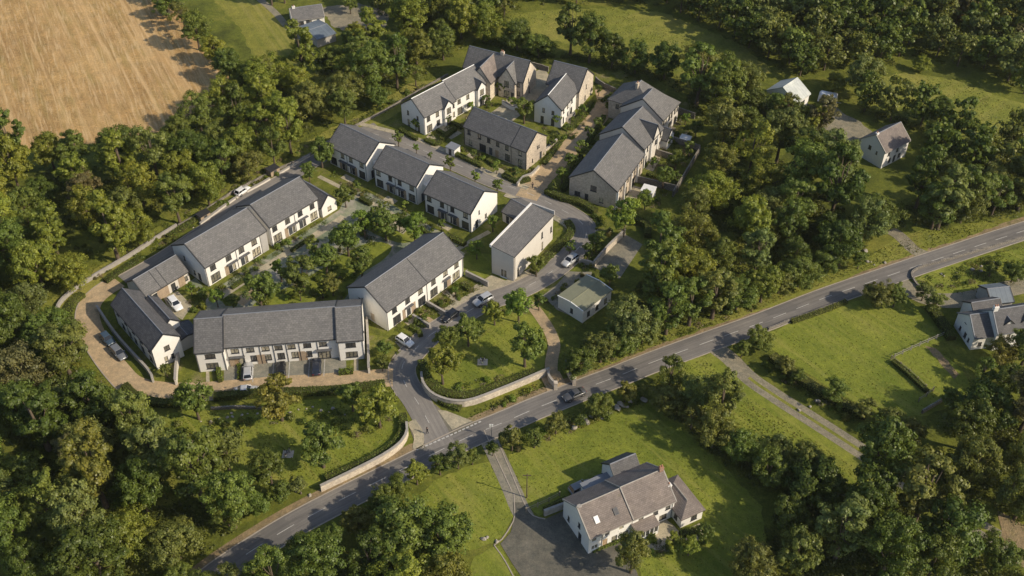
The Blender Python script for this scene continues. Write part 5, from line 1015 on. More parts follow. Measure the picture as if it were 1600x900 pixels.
for px, w, h, lab, tone in [
    ([(335, 624), (410, 618), (470, 616), (530, 613), (602, 604)], 1.5, 1.4, 'clipped hedge along the lower kerb of the brick lane', 'dark green'),
    ([(196, 606), (214, 622), (250, 633), (300, 632)], 1.5, 1.3, 'hedge round the lower bend of the brick lane', 'dark green'),
    ([(660, 566), (666, 590), (684, 612), (715, 620), (745, 618), (790, 602), (836, 584)], 1.8, 1.0, 'hedge inside the curved stone wall of the oval green', 'mid green'),
    ([(629, 650), (631, 672), (620, 694), (585, 718), (510, 752)], 1.6, 1.0, 'hedge behind the roadside stone wall of the lower green', 'mid green'),
    ([(853, 301), (877, 312), (907, 320), (931, 334)], 1.6, 1.3, 'hedge below the stone end house on the road bend', 'mid green'),
    ([(886, 348), (893, 360), (886, 374), (856, 404), (832, 428)], 1.6, .9, 'curving hedge along the sunlit side of the tall pale house', 'mid green'),
    ([(697, 370), (727, 384)], 1.3, 1.0, 'short hedge in front of the sunlit-gabled stepped block', 'mid green'),
    ([(707, 240), (727, 250), (752, 262)], 1.2, 1.0, 'hedge along the street in front of the sandy stone terrace', 'mid green'),
    ([(786, 276), (808, 286), (828, 282)], 1.2, 1.0, 'hedge at the corner garden of the sandy stone terrace', 'dark green'),
    ([(690, 222), (700, 212), (712, 204)], 1.2, 1.1, 'hedge between the upper white terrace and the sandy stone terrace', 'dark green'),
    ([(625, 205), (640, 214), (652, 220)], 1.0, 1.0, 'hedge at the foot of the upper white terrace gable', 'mid green'),
    ([(563, 312), (580, 321)], 1.2, .9, 'hedge before the farthest stepped block garden', 'dark green'),
    ([(619, 338), (640, 350)], 1.2, .9, 'hedge before the middle stepped block garden', 'dark green'),
    ([(342, 577), (345, 598)], .9, 1.0, 'narrow hedge beside the leftmost parking bay of the long terrace', 'bright green'),
    ([(374, 571), (374, 594)], .6, .7, 'low hedge strip left of the parked silver estate car', 'bright green'),
    ([(530, 584), (552, 582)], 1.2, .9, 'small clipped hedge at the right end of the parking bays', 'bright green'),
    ([(678, 598), (690, 628), (720, 640)], 1.5, .8, 'roadside shrubs outside the curved wall at the junction', 'mid green'),
    ([(640, 512), (655, 520), (658, 527)], 1.0, .9, 'hedge around the lowest front garden of the brown-roofed terrace', 'bright green'),
    ([(724, 448), (735, 455)], 1.2, .9, 'square hedge at the top front garden of the brown-roofed terrace', 'mid green'),
    ([(1012, 372), (1010, 355), (985, 345)], 1.6, 1.4, 'dark hedge at the top of the walled car park', 'dark green'),
    ([(1394, 566), (1420, 588), (1448, 614)], 1.0, .9, 'low hedge along the lawn side of the small paddock', 'dark green'), ([(1452, 482), (1470, 508), (1486, 532)], 2.0, 1.4, 'dark hedge between the large lawn and the grey-roofed farmhouse', 'dark green'),
    ([(1205, 560), (1245, 592), (1300, 626), (1350, 652)], 2.0, 1.3, 'rough hedge between the farm track and the large lawn', 'olive green'), ([(1236, 505), (1290, 486), (1322, 473)], 1.0, .8, 'rough hedge on the lawn side of the roadside stone wall', 'olive green'),
    ([(130, 462), (113, 478), (108, 494), (116, 515)], 1.6, 1.0, 'planted hedge between the brick lane bend and its curved wall', 'mid green'), ([(215, 408), (190, 424), (165, 442)], 1.3, .9, 'hedge inside the boundary wall at the back lane corner', 'dark green'), ([(262, 372), (300, 348), (350, 317)], 1.2, .8, 'low hedge in the planted strip by the back lane', 'mid green'),
    ([(683, 205), (696, 212)], .9, .9, 'hedge dividing two upper terrace gardens', 'mid green'), ([(706, 193), (722, 202)], .9, .9, 'hedge at the middle of the upper terrace gardens', 'dark green'), ([(762, 252), (776, 262)], .9, .9, 'hedge dividing the sandy stone terrace front gardens', 'mid green'), ([(1010, 275), (1040, 284)], .9, 1.2, 'hedge dividing the lower back gardens', 'mid green'),
    ([(1035, 205), (1060, 212)], .9, 1.0, 'hedge below the white annex gable', 'mid green'), ([(940, 160), (955, 152)], .9, .9, 'hedge at the top end of the cobbled street', 'mid green'), ([(362, 452), (392, 432)], .9, .7, 'low bed hedge before the lower white terrace', 'mid green'), ([(455, 394), (490, 370)], .9, .7, 'low bed hedge before the terrace with gabled wing', 'mid green'),
    ([(1000, 842), (1022, 834)], .8, .7, 'low hedge in front of the farmhouse porch', 'bright green'), ([(925, 862), (950, 852), (975, 842)], .8, .6, 'planting along the foot of the farmhouse front', 'bright green'), ([(1062, 838), (1090, 830)], 1.2, .9, 'hedge before the farmhouse annex', 'mid green'),
    ([(880, 300), (893, 276), (908, 246)], 1.2, 1.1, 'hedge along the cobbled street beside the stone end house', 'dark green'), ([(916, 228), (932, 204), (944, 184)], 1.2, 1.0, 'hedge along the cobbled street beside the pale middle block', 'mid green'),
    ([(850, 258), (866, 238), (876, 224)], 1.0, .8, 'low hedge on the cobbled street side of the sandy stone terrace', 'mid green'), ([(892, 202), (908, 182), (926, 160)], 1.1, .9, 'low hedge on the cobbled street beside the white gabled house', 'dark green'),
    ([(664, 220), (680, 228), (690, 223)], 1.0, .9, 'hedge at the street corner of the upper white terrace', 'mid green'), ([(728, 196), (742, 187), (756, 179)], 1.0, .9, 'hedge along the front gardens of the upper white terrace', 'dark green'),
    ([(540, 296), (556, 305)], 1.0, .9, 'hedge facing the square by the farthest stepped block', 'mid green'), ([(655, 360), (676, 371)], 1.0, .9, 'hedge facing the square by the lowest stepped block', 'mid green'),
    ([(850, 800), (868, 790), (884, 782)], .8, 1.1, 'hedge beside the drive at the end of the farmhouse', 'mid green'),
    ([(905, 772), (940, 757), (960, 746)], .9, 1.2, 'dark hedge along the back of the farmhouse', 'dark green'),
]: hedge(px, w, h, lab, tone)

# garden shrubs
GARDENS = [('in the front gardens of the brown-roofed terrace', [(610, 512), (640, 492), (735, 428), (760, 446), (690, 492), (650, 528), (630, 540)], 22), ('beside the white hatchback', [(582, 560), (615, 555), (655, 535), (618, 575), (585, 590)], 9),
    ('in the beds of the tree-planted square', [(400, 475), (520, 390), (570, 340), (625, 352), (600, 385), (560, 435), (530, 475), (430, 486)], 20), ('along the fronts facing the square', [(335, 450), (425, 392), (505, 342), (515, 348), (430, 402), (345, 460)], 12),
    ('in the stepped terrace front gardens', [(520, 268), (590, 306), (665, 345), (735, 385), (725, 392), (650, 352), (580, 314), (510, 276)], 15), ('in the upper terrace gardens', [(662, 218), (715, 190), (770, 160), (780, 165), (725, 200), (680, 226)], 12),
    ('in the gardens of the sandy stone terrace', [(712, 232), (760, 258), (820, 280), (850, 250), (870, 222), (862, 218), (835, 250), (812, 270), (730, 235)], 14), ('between the white gabled house and the cobbled street', [(838, 192), (880, 205), (925, 150), (940, 155), (900, 215), (870, 225)], 14),
    ('between the cobbled street and the right-hand row', [(868, 300), (905, 235), (945, 190), (960, 165), (965, 175), (930, 225), (888, 290), (880, 305)], 16), ('in the walled back gardens', [(1000, 290), (1060, 180), (1090, 200), (1085, 240), (1045, 300), (1020, 340)], 20),
    ('beside the brick lane bend', [(100, 500), (125, 545), (165, 592), (205, 620), (185, 628), (140, 600), (105, 555), (90, 515)], 14), ('on the outer verge of the road bend', [(910, 330), (945, 345), (955, 365), (925, 420), (905, 430), (912, 405), (930, 380), (928, 350)], 14),
    ('in the verge strip along the back lane', [(208, 400), (277, 355), (367, 300), (484, 240), (486, 245), (377, 305), (313, 350), (223, 408)], 22), ('on the lower green', [(320, 655), (400, 650), (520, 640), (600, 640), (615, 660), (560, 690), (450, 660), (330, 680)], 24), ('at the left edge of the lower green', [(275, 660), (320, 690), (340, 730), (300, 720)], 8),
    ('on the oval green border', [(665, 570), (700, 545), (690, 600), (720, 612), (800, 592), (790, 585), (700, 600)], 10), ('on the verge below the oval green wall', [(760, 640), (835, 605), (845, 612), (770, 650)], 10), ('in the garden behind the corner house', [(290, 470), (310, 448), (330, 455), (320, 480), (300, 490)], 8),
    ('beside the farmhouse patio', [(960, 848), (1000, 835), (1065, 850), (1100, 835), (1110, 850), (1040, 875), (990, 870)], 24), ('along the lower verge of the main road', [(785, 695), (850, 670), (1000, 622), (1005, 632), (860, 690), (795, 712)], 20), ('on the grassy corner by the pale gravel track', [(1430, 440), (1470, 415), (1560, 395), (1590, 400), (1545, 440), (1470, 455)], 14),
    ('along the main road wood edge', [(885, 600), (960, 566), (1107, 512), (1187, 484), (1180, 475), (1100, 500), (950, 556), (880, 585)], 18), ('along the farm track edge', [(1150, 570), (1215, 605), (1300, 645), (1380, 690), (1390, 680), (1310, 630), (1225, 585), (1160, 555)], 20), ('outside the boundary wall', [(110, 470), (270, 355), (370, 298), (540, 205), (680, 125), (690, 118), (530, 200), (360, 290), (260, 350), (100, 462)], 24),
    ('around the hut', [(850, 470), (868, 455), (900, 428), (925, 425), (880, 455), (860, 490)], 8)]
rg = random.Random(5); nsh = 0
for ph, poly, n in GARDENS:
    gp = [G2(p) for p in poly]; x0, x1 = min(p.x for p in gp), max(p.x for p in gp); y0, y1 = min(p.y for p in gp), max(p.y for p in gp); got = 0
    for k in range(4000):
        if got >= n * .8: break
        p = Vector((rg.uniform(x0, x1), rg.uniform(y0, y1)))
        if not inside(p, gp) or any(min((p - q).length for q in ln[::2]) < e - 1.6 for ln, e in KEEP): continue
        w = rg.choice((.8, 1.0, 1.2, 1.5, 1.9)); tone = rg.choice(('mid green', 'bright green', 'dark green', 'yellow green', 'olive green', 'mid green') if rg.random() > .07 else ('rusty brown', 'golden'))
        put_shrub(p, w, tone, f"{'little' if w < 1.1 else 'rounded' if w < 1.7 else 'large'} {tone} shrub {ph}", f'shrubs {ph}'); got += 1; nsh += 1
print('SHRUBS', nsh)

# low mixed planting in the gardens and tufts of grass: what nobody could count
def scatter(name, px, per_m2, size, tints, up=.6, h=.16, clump=0.0, seed=1, world=None):
    gp = [G2(p) for p in px]; x0, x1 = min(p.x for p in gp), max(p.x for p in gp); y0, y1 = min(p.y for p in gp), max(p.y for p in gp); rs = np.random.RandomState(seed)
    n = int((x1 - x0) * (y1 - y0) * per_m2); P = np.stack([rs.uniform(x0, x1, n), rs.uniform(y0, y1, n)], 1)
    g = np.array([(p.x, p.y) for p in gp]); ins = np.zeros(n, bool)
    for i in range(len(g)):
        a, b = g[i], g[i - 1]; c = (a[1] > P[:, 1]) != (b[1] > P[:, 1]); ins ^= c & (P[:, 0] < (b[0] - a[0]) * (P[:, 1] - a[1]) / (b[1] - a[1] + 1e-12) + a[0])
    for ln, e in KEEP:
        for q in ln[::2]: ins &= ((P[:, 0] - q.x) ** 2 + (P[:, 1] - q.y) ** 2) > (e - 1.75) ** 2
    P = P[ins]; n = len(P)
    if n < 5: return
    K = max(3, n // (130 if clump else 60)); cen = P[rs.randint(0, n, K)]; near = np.argmin(((P[:, None, :] - cen[None]) ** 2).sum(2), 1) if n * K < 6e7 else rs.randint(0, K, n)
    ht = h * rs.uniform(.3, 1.2, K)[near]; d = np.sqrt(((P - cen[near]) ** 2).sum(1))
    if clump: keep = d < clump * rs.uniform(.5, 1.2, n); P, near, ht, d = P[keep], near[keep], ht[keep], d[keep]; ht = ht * np.clip(1.15 - d / clump, .15, 1); n = len(P)
    Cc = np.concatenate([P, (ht * rs.uniform(.2, 1, n))[:, None]], 1); NR = np.concatenate([rs.normal(0, 1, (n, 2)), np.full((n, 1), up)], 1)
    v, f = leaf_quads(rs, Cc, NR / np.linalg.norm(NR, axis=1, keepdims=True), size, up=0, jit=.2); me = np_mesh(name, v, f, MAT['leaf_mass'])
    T = np.array(tints)[rs.randint(0, len(tints), K)][near] * rs.uniform(.8, 1.2, (n, 1)); T = np.concatenate([T, np.ones((n, 1))], 1)
    at = me.color_attributes.new('tint', 'FLOAT_COLOR', 'POINT'); at.data.foreach_set('color', np.repeat(T, 4, 0).astype(np.float32).ravel())
    tag(link(bpy.data.objects.new(name, me)), kind='stuff')
PT = [(.1, .13, .025), (.14, .18, .03), (.07, .1, .02), (.17, .17, .04), (.12, .15, .03), (.2, .16, .12), (.22, .2, .15), (.1, .14, .025)]
for i, (ph, px, n) in enumerate(GARDENS): scatter('garden_planting', px, 42, .24, PT, .8, .8, .95, 50 + i)
GT = [(.15, .17, .022), (.19, .2, .03), (.11, .14, .02), (.22, .21, .05)]
RG = [(.1, .12, .02), (.15, .16, .03), (.2, .18, .05), (.08, .1, .02)]
for i, (px, d, tt, h) in enumerate([([(795, 712), (850, 685), (1000, 630), (1060, 640), (1190, 790), (1180, 930), (1010, 930), (990, 860), (1110, 830), (1060, 760), (900, 775), (822, 790)], 5, GT, .08), ([(632, 790), (680, 752), (766, 722), (803, 806), (770, 850), (690, 850)], 4, GT, .08),
    ([(1200, 520), (1290, 484), (1420, 468), (1480, 530), (1520, 610), (1440, 650), (1300, 610)], 3, GT, .08), ([(1060, 565), (1120, 552), (1200, 612), (1390, 745), (1240, 745), (1120, 650)], 7, RG, .22), ([(672, 575), (720, 515), (800, 490), (852, 548), (800, 600), (700, 612)], 5, GT, .08),
    ([(300, 640), (600, 620), (628, 672), (510, 752), (380, 745), (255, 655)], 8, GT, .14), ([(90, 475), (277, 358), (484, 246), (700, 122), (690, 105), (560, 175), (430, 240), (200, 380), (60, 465)], 5, RG, .22), ([(880, 585), (960, 550), (1290, 430), (1440, 360), (1560, 345), (1560, 352), (1355, 425), (1107, 515), (900, 592)], 8, RG, .25),
    ([(1425, 440), (1540, 398), (1640, 375), (1600, 445), (1500, 462)], 6, RG, .2), ([(700, 690), (770, 652), (890, 598), (840, 598), (740, 640)], 8, RG, .25), ([(800, 22), (960, 12), (1205, 110), (1110, 135), (930, 78)], 2.2, RG, .2), ([(1375, 122), (1490, 125), (1640, 190), (1600, 245), (1405, 175)], 2.5, RG, .2),
    ([(95, 500), (125, 550), (170, 600), (205, 625), (190, 640), (130, 605), (85, 545)], 8, RG, .25), ([(780, 700), (1000, 622), (1060, 590), (1060, 575), (900, 640), (780, 685)], 8, RG, .3)]): scatter('grass', px, d, .3, tt, .5, h * .65, 0, 90 + i)

# ---------------------------------------------------------------- walls, fences, sheds
HAZE = 0.00005
def stone_wall(px, h, label, mat='pale_stone', w=0.34, smooth=True, coping='concrete', piers=()):
    line = C(*px) if smooth else [G2(p) for p in px]
    o = ribbon('garden_wall', line, -w / 2, w / 2, 0, MAT[mat], h=h)
    if mat == 'rubble':
        rr = random.Random(label)
        for i in range(0, len(o.data.vertices), 4):
            d = rr.uniform(-.12, .1)
            for k in (0, 1): o.data.vertices[i + k].co.z += d
    tag(o, label, 'wall')
    if mat != 'rubble': ribbon('coping', line, -w / 2 - .05, w / 2 + .05, h + .101, MAT[coping], o, h=.09)
    for p in piers:
        q = G2(p); b = MB(); b.box(q.x - .32, q.y - .32, -.1, q.x + .32, q.y + .32, h + .55); b.box(q.x - .38, q.y - .38, h + .55, q.x + .38, q.y + .38, h + .68); b.build('pier', MAT[mat], o)
    return o
for px, h, lab, mat in [
    ([(659, 590), (661, 604), (672, 620), (690, 630), (715, 635), (740, 632), (790, 613), (840, 592), (858, 584)], 1.5, 'curved pale stone wall below the oval green', 'pale_stone'),
    ([(636, 668), (637, 680), (628, 698), (600, 719), (550, 745), (502, 768)], 1.5, 'curved pale stone wall between the lower green and the main road', 'pale_stone'),
    ([(856, 583), (858, 595), (868, 607)], 1.2, 'short stone wall at the near side of the footpath gate', 'pale_stone'),
    ([(884, 570), (887, 585), (896, 600)], 1.2, 'curved stone wall at the tree side of the footpath gate', 'pale_stone'),
    ([(277, 355), (240, 378), (203, 402), (147, 435), (113, 458), (94, 477), (90, 492), (97, 514)], .8, 'pale boundary wall curving round the back lane corner', 'concrete'),
    ([(700, 118), (660, 140), (600, 175), (530, 212), (484, 243), (430, 268)], .6, 'long thin boundary wall beyond the back lane, upper stretch', 'rubble'),
    ([(425, 270), (367, 300), (320, 330), (279, 354)], .6, 'long thin boundary wall beyond the back lane, middle stretch', 'rubble'),
    ([(153, 484), (185, 530), (233, 583), (240, 598)], 1.1, 'low rendered wall in front of the corner house', 'grey_render'),
    ([(281, 556), (277, 580), (276, 602)], 1.5, 'white wall between the corner house and the long front terrace', 'cream_render'),
    ([(574, 505), (576, 545), (577, 584)], 1.6, 'tall thin wall at the right end of the long front terrace', 'cream_render'),
    ([(928, 417), (950, 392), (976, 367)], 1.5, 'pale stone wall along the walled car park', 'pale_stone'),
    ([(905, 412), (918, 414), (927, 417)], 1.1, 'short low wall joining the car park wall to the road', 'concrete'),
    ([(667, 476), (698, 494)], .9, 'low grey wall dividing the middle front gardens', 'concrete'), ([(645, 497), (672, 513)], .9, 'low grey wall beside the parking space of the lower front garden', 'concrete'),
    ([(728, 431), (763, 448)], 1.2, 'grey wall closing the top front garden of the brown-roofed terrace', 'concrete'),
    ([(1059, 177), (1085, 186)], 1.7, 'back garden wall, topmost beside the hipped stone house', 'rubble'), ([(1033, 216), (1093, 236)], 1.7, 'long back garden wall below the white garden annex', 'rubble'),
    ([(1019, 240), (1051, 250)], 1.7, 'short back garden wall in the middle of the row', 'rubble'), ([(993, 284), (1059, 300)], 1.7, 'lower back garden wall above the white shed', 'rubble'),
    ([(1093, 238), (1075, 268), (1051, 308)], 1.6, 'outer back garden wall against the east wood', 'rubble'), ([(820, 103), (840, 107), (857, 112)], 1.5, 'garden wall between the two stone-gabled houses', 'rubble'),
    ([(930, 128), (945, 138), (962, 146)], 1.5, 'wall closing the top of the cobbled street', 'rubble'), ([(842, 246), (856, 234), (870, 222)], .8, 'low pale wall along the side of the sandy stone terrace', 'pale_stone'), ([(808, 292), (818, 280), (830, 276), (842, 264)], .8, 'curving low wall at the street corner garden', 'pale_stone'),
    ([(690, 175), (706, 184)], 1.0, 'low wall between the upper terrace gardens', 'concrete'), ([(785, 163), (803, 172), (818, 162)], 1.1, 'white terrace wall in front of the steep stone gable', 'white_render'),
    ([(884, 190), (898, 180)], .9, 'short garden wall beside the white gabled house', 'concrete'), ([(1200, 516), (1240, 500), (1290, 482), (1322, 470)], .6, 'low stone wall between main road and large lawn', 'rubble'),
    ([(1440, 455), (1428, 440), (1424, 428), (1440, 418), (1480, 407), (1525, 394), (1600, 372), (1660, 352)], .6, 'curving stone wall round the grassy corner by the gravel track', 'rubble'),
    ([(850, 806), (884, 793)], 1.3, 'grey wall at the end of the farmhouse beside the drive', 'concrete'), ([(313, 352), (345, 328), (372, 309)], .5, 'low kerb wall of the planted strip, lower length', 'cream_render'), ([(386, 301), (412, 287), (422, 281)], .5, 'low kerb wall of the planted strip, middle length', 'cream_render'), ([(436, 273), (484, 245)], .5, 'low kerb wall of the planted strip, upper length', 'cream_render'),
    ([(330, 640), (380, 638), (420, 640)], .6, 'rough stone edging below the brick lane hedge', 'rubble'), ([(1440, 646), (1470, 628), (1482, 620)], .9, 'short stone wall at the lower paddock gate', 'rubble'),
]: stone_wall(px, h, lab, mat, smooth=len(px) > 2, piers=((868, 608),) if 'near side' in lab else ((897, 601),) if 'tree side' in lab else ())
def rail_fence(px, label, gap=2.2, h=1.2, mat='fence_wood'):
    line = catmull([G2(p) for p in px], .5) if len(px) > 2 else [G2(p) for p in px]; o = empty('rail_fence', (line[0].x, line[0].y, 0), 0, label, 'fence'); org = line[0]
    pts = [line[0]]; acc = 0
    for i in range(1, len(line)):
        a, b = line[i-1], line[i]; d = (b - a).length; k = 0
        while acc + d - k >= gap: k += gap - acc; acc = 0; pts.append(a.lerp(b, min(1, k / d))); d2 = d - k; 
        acc = acc + (d - k) if k else acc + d
    me = None
    for p in pts:
        if me is None: b = MB(); b.box(-.08, -.08, -.2, .08, .08, h); me = b.data('post', MAT[mat])
        q = link(bpy.data.objects.new('post', me), o); q.location = (p.x - org.x, p.y - org.y, 0)
    for z in (.5, 1.02):
        b = MB()
        for i in range(len(pts) - 1): b.tube((*(pts[i] - org), z), (*(pts[i+1] - org), z), .04, .04, 4)
        b.build('rail', MAT[mat], o)
rail_fence([(1476, 524), (1432, 543), (1392, 562)], 'post and rail fence along the upper side of the small paddock', mat='concrete')
rail_fence([(1392, 562), (1420, 584), (1450, 612)], 'post and rail fence between the large lawn and the small paddock', mat='fence_wood')
rail_fence([(1435, 628), (1452, 616), (1460, 608)], 'short fence by the stone gate of the small paddock')
rail_fence([(718, 433), (727, 428), (735, 427)], 'short timber fence at the top end of the brown-roofed terrace', 1.0)
rail_fence([(822, 800), (850, 788), (880, 772)], 'thin fence behind the farmhouse drive')
for px, lab in (((823, 778), 'thin dark utility pole on the lawn edge beside the drive'), ((768, 684), 'pale sign post at the mouth of the drive')):
    p = G2(px); tall = 'utility' in lab; o = empty('utility_pole' if tall else 'sign_post', (p.x, p.y, 0), 0, lab, 'pole' if tall else 'sign post'); b = MB(); h = 6.5 if tall else 3.6
    b.tube((0, 0, -.3), (0, 0, h), .11 if tall else .06, .07 if tall else .06, 7); b.build('pole', MAT['bark' if tall else 'rim'], o)
    b = MB(); b.box(-.7 if tall else -.35, -.05, h - .6, .7 if tall else .35, .05, h - .45 if tall else h); b.build('crossarm' if tall else 'sign_board', MAT['bark' if tall else 'white_frame'], o)
def small_box(px, w, d, h, rz, wall, roof, name, label, cat):
    p = G2(px); o = empty(name, (p.x, p.y, 0), rz, label, cat); b = MB(); b.box(-w/2, -d/2, -.1, w/2, d/2, h); b.build('wall', MAT[wall], o)
    b = MB(); b.mesh([(-w/2-.12, -d/2-.12, h), (w/2+.12, -d/2-.12, h), (w/2+.12, d/2+.12, h + .15), (-w/2-.12, d/2+.12, h + .15), (-w/2-.12, -d/2-.12, h + .14), (w/2+.12, -d/2-.12, h + .14), (w/2+.12, d/2+.12, h + .29), (-w/2-.12, d/2+.12, h + .29)], [(0,3,2,1),(4,5,6,7),(0,1,5,4),(1,2,6,5),(2,3,7,6),(3,0,4,7)])
    b.build('roof', MAT[roof], o); b = MB(); b.box(-.4, -d/2 - .05, 0, .4, -d/2 - .003, min(1.9, h - .15)); b.build('door', MAT['door_dark'], o); return o
small_box((1012, 308), 2.8, 2.4, 2.2, math.radians(-25), 'white_render', 'white_frame', 'garden_shed', 'white flat-roofed garden shed behind the stone end house', 'shed')
small_box((1070, 222), 2.4, 2.4, 1.0, math.radians(-25), 'white_render', 'white_frame', 'garden_store', 'low white garden store beside the white annex gable', 'shed')
small_box((319, 341), 2.6, 1.6, 1.3, math.radians(50), 'timber', 'dark_trim', 'bin_store', 'dark bin store in the planted strip, lower one', 'bin store')
small_box((427, 271), 2.6, 1.8, 1.4, math.radians(50), 'timber', 'dark_trim', 'bin_store', 'dark bin store in the planted strip, upper one', 'bin store')
small_box((708, 239), 2.6, 2.2, 1.8, math.radians(-36), 'white_render', 'lead', 'bin_store', 'pale flat-roofed store in the street garden of the sandy stone terrace', 'bin store')
# garden paths and parking spaces
for px, m in [([(632, 504), (645, 497), (668, 515), (656, 522)], 'pale_paving'), ([(655, 492), (661, 489), (684, 504), (677, 509)], 'tan_pavers'), ([(690, 457), (700, 451), (722, 466), (712, 473)], 'pale_paving'), ([(740, 447), (752, 440), (768, 450), (742, 462)], 'pale_paving'),
    ([(617, 534), (635, 522), (652, 536), (632, 552)], 'grey_pavers'), ([(322, 581), (327, 581), (328, 603), (322, 603)], 'pale_paving'), ([(356, 572), (372, 571), (371, 597), (353, 598)], 'grey_pavers'), ([(553, 561), (560, 560), (560, 586), (553, 586)], 'pale_paving'),
    ([(540, 272), (556, 280), (548, 286), (532, 278)], 'pale_paving'), ([(606, 306), (622, 314), (614, 320), (598, 312)], 'pale_paving'), ([(690, 346), (708, 355), (700, 361), (682, 352)], 'pale_paving'), ([(681, 200), (694, 193), (722, 208), (705, 218)], 'pale_paving'), ([(672, 208), (682, 216), (670, 224), (662, 218)], 'pale_paving'),
    ([(735, 238), (745, 243), (735, 250), (726, 245)], 'pale_paving'), ([(780, 262), (790, 267), (780, 276), (770, 270)], 'pale_paving'), ([(255, 465), (278, 455), (300, 478), (285, 500), (268, 490)], 'pale_paving'), ([(296, 440), (306, 434), (320, 452), (308, 458)], 'court_paving'),
    ([(1008, 264), (1026, 240), (1036, 243), (1020, 268)], 'pale_paving'), ([(1032, 212), (1046, 196), (1056, 200), (1042, 216)], 'pale_paving'), ([(966, 326), (990, 290), (1004, 294), (984, 330)], 'pale_paving'), ([(1060, 212), (1072, 208), (1082, 216), (1068, 224)], 'pale_paving'),
    ([(365, 470), (400, 445), (412, 452), (380, 478)], 'tan_pavers'), ([(470, 398), (500, 376), (514, 384), (482, 408)], 'pale_paving'), ([(880, 186), (893, 178), (906, 186), (892, 196)], 'pale_paving'), ([(610, 340), (640, 356), (630, 366), (600, 350)], 'pale_paving')]:
    sheet('garden_path', px, .047 + .0011 * (len(bpy.data.objects) % 7), MAT[m])
for px in ([(803, 770), (804, 806), (798, 822), (784, 843), (772, 852)], [(772, 852), (790, 878), (818, 932)], [(756, 672), (775, 714), (800, 768)], [(778, 690), (800, 742), (820, 788), (833, 806), (852, 811)]):
    tag(ribbon('lawn_edging', C(*px), -.09, .09, 0, MAT['kerb'], h=.1), kind='structure')
sheet('worn_path', [(690, 562), (735, 530), (765, 512), (768, 516), (738, 536), (694, 567)], .036, MAT['meadow'], rough=.2)

